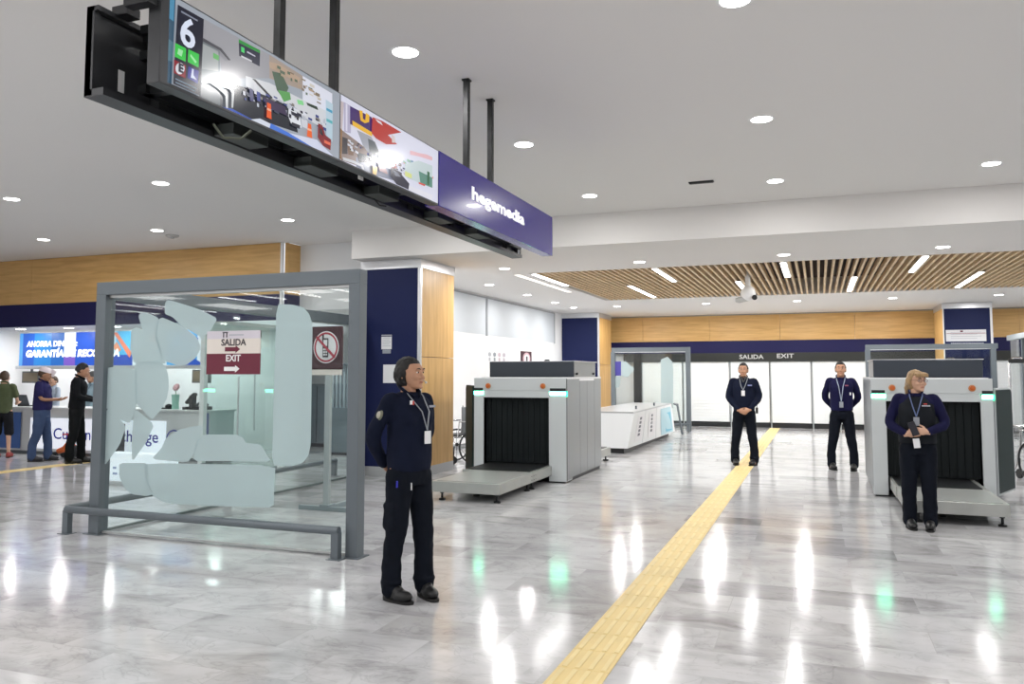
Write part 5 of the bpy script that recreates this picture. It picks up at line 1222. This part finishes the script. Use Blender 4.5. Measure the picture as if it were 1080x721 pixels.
for s in (-1, 1):
    q = MB(); n = 18
    q.tube([HM @ Vector((s * .033 + .024 * math.cos(2 * PI * k / n), -.113 + .004 * abs(math.cos(2 * PI * k / n)), 1.616 + .017 * math.sin(2 * PI * k / n))) for k in range(n + 1)], .0022, 6, cap=False)
    q.tube([HM @ Vector((s * .056, -.108, 1.62)), HM @ Vector((s * .080, -.05, 1.62)), HM @ Vector((s * .082, .01, 1.612))], .002, 6)
    q.build('glasses_frame', mat('spectacle', (.10, .04, .04), .3), body, smooth=True, local=True)
q = MB(); q.tube([HM @ Vector((-.010, -.115, 1.618)), HM @ Vector((.010, -.115, 1.618))], .002, 6); q.build('glasses_bridge', mat('spectacle', (.10, .04, .04), .3), body, local=True)
hs = 1.585 / 1.705
def held(name, label, cat, M_, box, m, extra=None):
    o = thing(name, label, cat, (0, 0, 0)); o.matrix_world = M_; ORG[o.name] = Vector((0, 0, 0))
    MB().box(*box, .004, 2).build('case' if cat == 'phone' else 'card', m, o, local=True)
    if extra: MB().box(*extra[0]).build('screen_face', extra[1], o, local=True)
    return o
bpy.context.view_layer.update()
WM = t.matrix_world.copy()
held('mobile_phone', 'black phone held upright by the woman with glasses', 'phone', WM @ Matrix.Translation((-.03, -.262, 1.085)) @ Matrix.Rotation(-.35, 4, 'Y'), (-.036, .036, -.004, .005, -.075, .075), BLACK, ((-.033, .033, -.0055, -.004, -.07, .07), mat('phone_glass', (.02, .02, .03), .1)))
held('paper_card', 'small white card hanging below the hands of the woman with glasses', 'card', WM @ Matrix.Translation((-.005, -.225, .93)) @ Matrix.Rotation(-.12, 4, 'Y'), (-.032, .032, -.003, .003, -.05, .05), PAPER)

# ---- people at the exchange counter
def arms_fwd(z=1.10, y=-.28, dx=.06):
    return {'R': ((-.235, -.04, 1.12), (-dx, y, z), (.15, -1, .05), (0, .1, 1), .5), 'Rt': (-1, 0, 0), 'L': ((.235, -.04, 1.12), (dx, y, z), (-.15, -1, .05), (0, .1, 1), .5), 'Lt': (1, 0, 0)}
t, *_ = person('traveller', 'boy in an olive green t-shirt and black shorts seen from behind at the far left', 'person', (-14.20, 10.80), (-.55, 1), 1.60, arms_fwd(1.05, -.26, .12), SK_LIGHT, fabric('tee_olive', (.085, .105, .055)), fabric('shorts_black', (.012, .013, .016)), mat('trainer_red', (.35, .05, .04), .5), 'short', HBRN,
    short_sleeve=True, shorts=True, jacket_len=.88, wide=1.0, hv=.009, stance=.13)
t, body, shirt, HM, LE = person('traveller', 'man in navy polo shirt, blue jeans and white cap looking at his hands', 'person', (-13.0, 10.62), (.85, .55), 1.66, arms_fwd(1.12, -.27, .05), SK_BROWN, fabric('polo_navy', (.022, .020, .085)), fabric('jeans_blue', (.055, .085, .17)), mat('shoe_dark', (.02, .02, .025), .5), 'short', HBRN,
    short_sleeve=True, wide=1.18, belly=.03, head=(0, .30), hv=.009, feet=[(-.10, .10, .1), (.10, -.10, -.1)])
q = MB(); q.rings([(1.652, 0, .015, .086, .106), (1.69, 0, .016, .084, .103), (1.725, 0, .018, .066, .083), (1.742, 0, .02, .03, .04)], 28); q.tube([(0, -.07, 1.668), (0, -.155, 1.655)], [(.075, .007), (.055, .005)], 18)
for v in q.bm.verts: v.co = HM @ v.co
q.build('cap', mat('cap_white', (.78, .70, .74), .7), t, smooth=True, local=True)
t, *_ = person('traveller', 'man in black shirt and trousers bending his head, just left of the glass screen post', 'person', (-12.10, 10.56), (.78, .62), 1.745, arms_fwd(1.06, -.32, .08), SK_TAN, fabric('shirt_black', (.008, .009, .011)), fabric('trouser_black', (.007, .008, .009)), mat('shoe_black', (.012, .012, .012), .35), 'short', HBLK,
    wide=1.12, head=(0, .34), hv=.009, feet=[(-.10, .06, .1), (.10, -.08, -.1)], lean=.06)
t, *_ = person('counter_clerk', 'clerk in light blue shirt behind the counter just right of the white capped man', 'person', (on_y(56.5, 400, 12.5)[0], 12.5), (-.1, -1), 1.50, arms_fwd(1.08, -.28, .1), SK_LIGHT, fabric('shirt_pale', (.45, .52, .62)), fabric('trouser_navy', (.02, .025, .05)), BOOT, 'short', HBRN, head=(.2, .1), hv=.010)
t, body, shirt, HM, LE = person('counter_clerk', 'grey haired clerk with blue lanyard facing the man in black by the post', 'person', (on_y(98.5, 400, 12.45)[0], 12.45), (-.2, -1), 1.60, arms_fwd(1.08, -.28, .1), SK_TAN, fabric('shirt_aqua', (.38, .52, .60)), fabric('trouser_navy', (.02, .025, .05)), BOOT, 'short', mat('hair_grey', (.12, .12, .12), .6), head=(-.4, .25), hv=.010)
badge(t, shirt, LE, 0, 1.2, -.15, strap=(.05, .16, .28), low=1.12, dark=True)

# luggage and the toddler scooter
def suitcase(x, y, label):
    t = thing('suitcase', label, 'suitcase', (x, y, 0))
    MB().box(x - .14, x + .14, y - .20, y + .20, .055, .66, .03, 4).build('shell', mat('case_black', (.012, .013, .015), .4), t, smooth=True)
    q = MB()
    for k in range(5): q.box(x - .10 + k * .045, x - .085 + k * .045, y - .208, y + .208, .10, .62, .003, 1)
    q.build('ribs', BLACKM, t)
    for a in (-.1, .1):
        for b2 in (-.15, .15): MB().cyl((x + a - .012, y + b2, .03), (x + a + .012, y + b2, .03), .03, 14).build('wheel', RUB, t, smooth=True)
    MB().tube([(x, y - .1, .64), (x, y - .1, 1.0), (x, y + .1, 1.0), (x, y + .1, .64)], .010, 8).build('pull_handle', ALU, t, smooth=True)
    MB().box(x - .01, x + .01, y - .21, y - .205, .38, .43).build('luggage_tag', PAPER, t)
suitcase(-11.76, 10.98, 'black wheeled suitcase standing beside the man in black at the post')
x, y = -12.95, 11.15
t = thing('ride_on_toy', 'small orange and black ride-on toy with a big wheel beside the blue jeans', 'toy', (x, y, 0))
q = MB(); q.tube([(x + .10, y - .03, .13), (x + .10, y + .03, .13)], .13, 28); q.build('big_wheel', RUB, t, smooth=True)
q = MB(); q.tube([(x + .10, y - .034, .13), (x + .10, y + .034, .13)], .06, 20); q.build('wheel_hub', mat('hub_grey', (.25, .27, .28), .4), t, smooth=True)
for b2 in (-.09, .09): MB().tube([(x - .22, y + b2 - .015, .06), (x - .22, y + b2 + .015, .06)], .06, 18).build('small_wheel', RUB, t, smooth=True)
q = MB(); q.tube([(x - .24, y, .12), (x - .08, y, .17), (x + .04, y, .28), (x + .16, y, .22)], [.05, .06, .07, .03], 16); q.build('toy_body', mat('toy_orange', (.80, .16, .03), .35), t, smooth=True)
q = MB(); q.tube([(x + .04, y, .28), (x - .02, y, .44)], .016, 10); q.tube([(x - .02, y - .11, .44), (x - .02, y + .11, .44)], .014, 10); q.build('handlebar', mat('toy_red', (.45, .03, .04), .4), t, smooth=True)
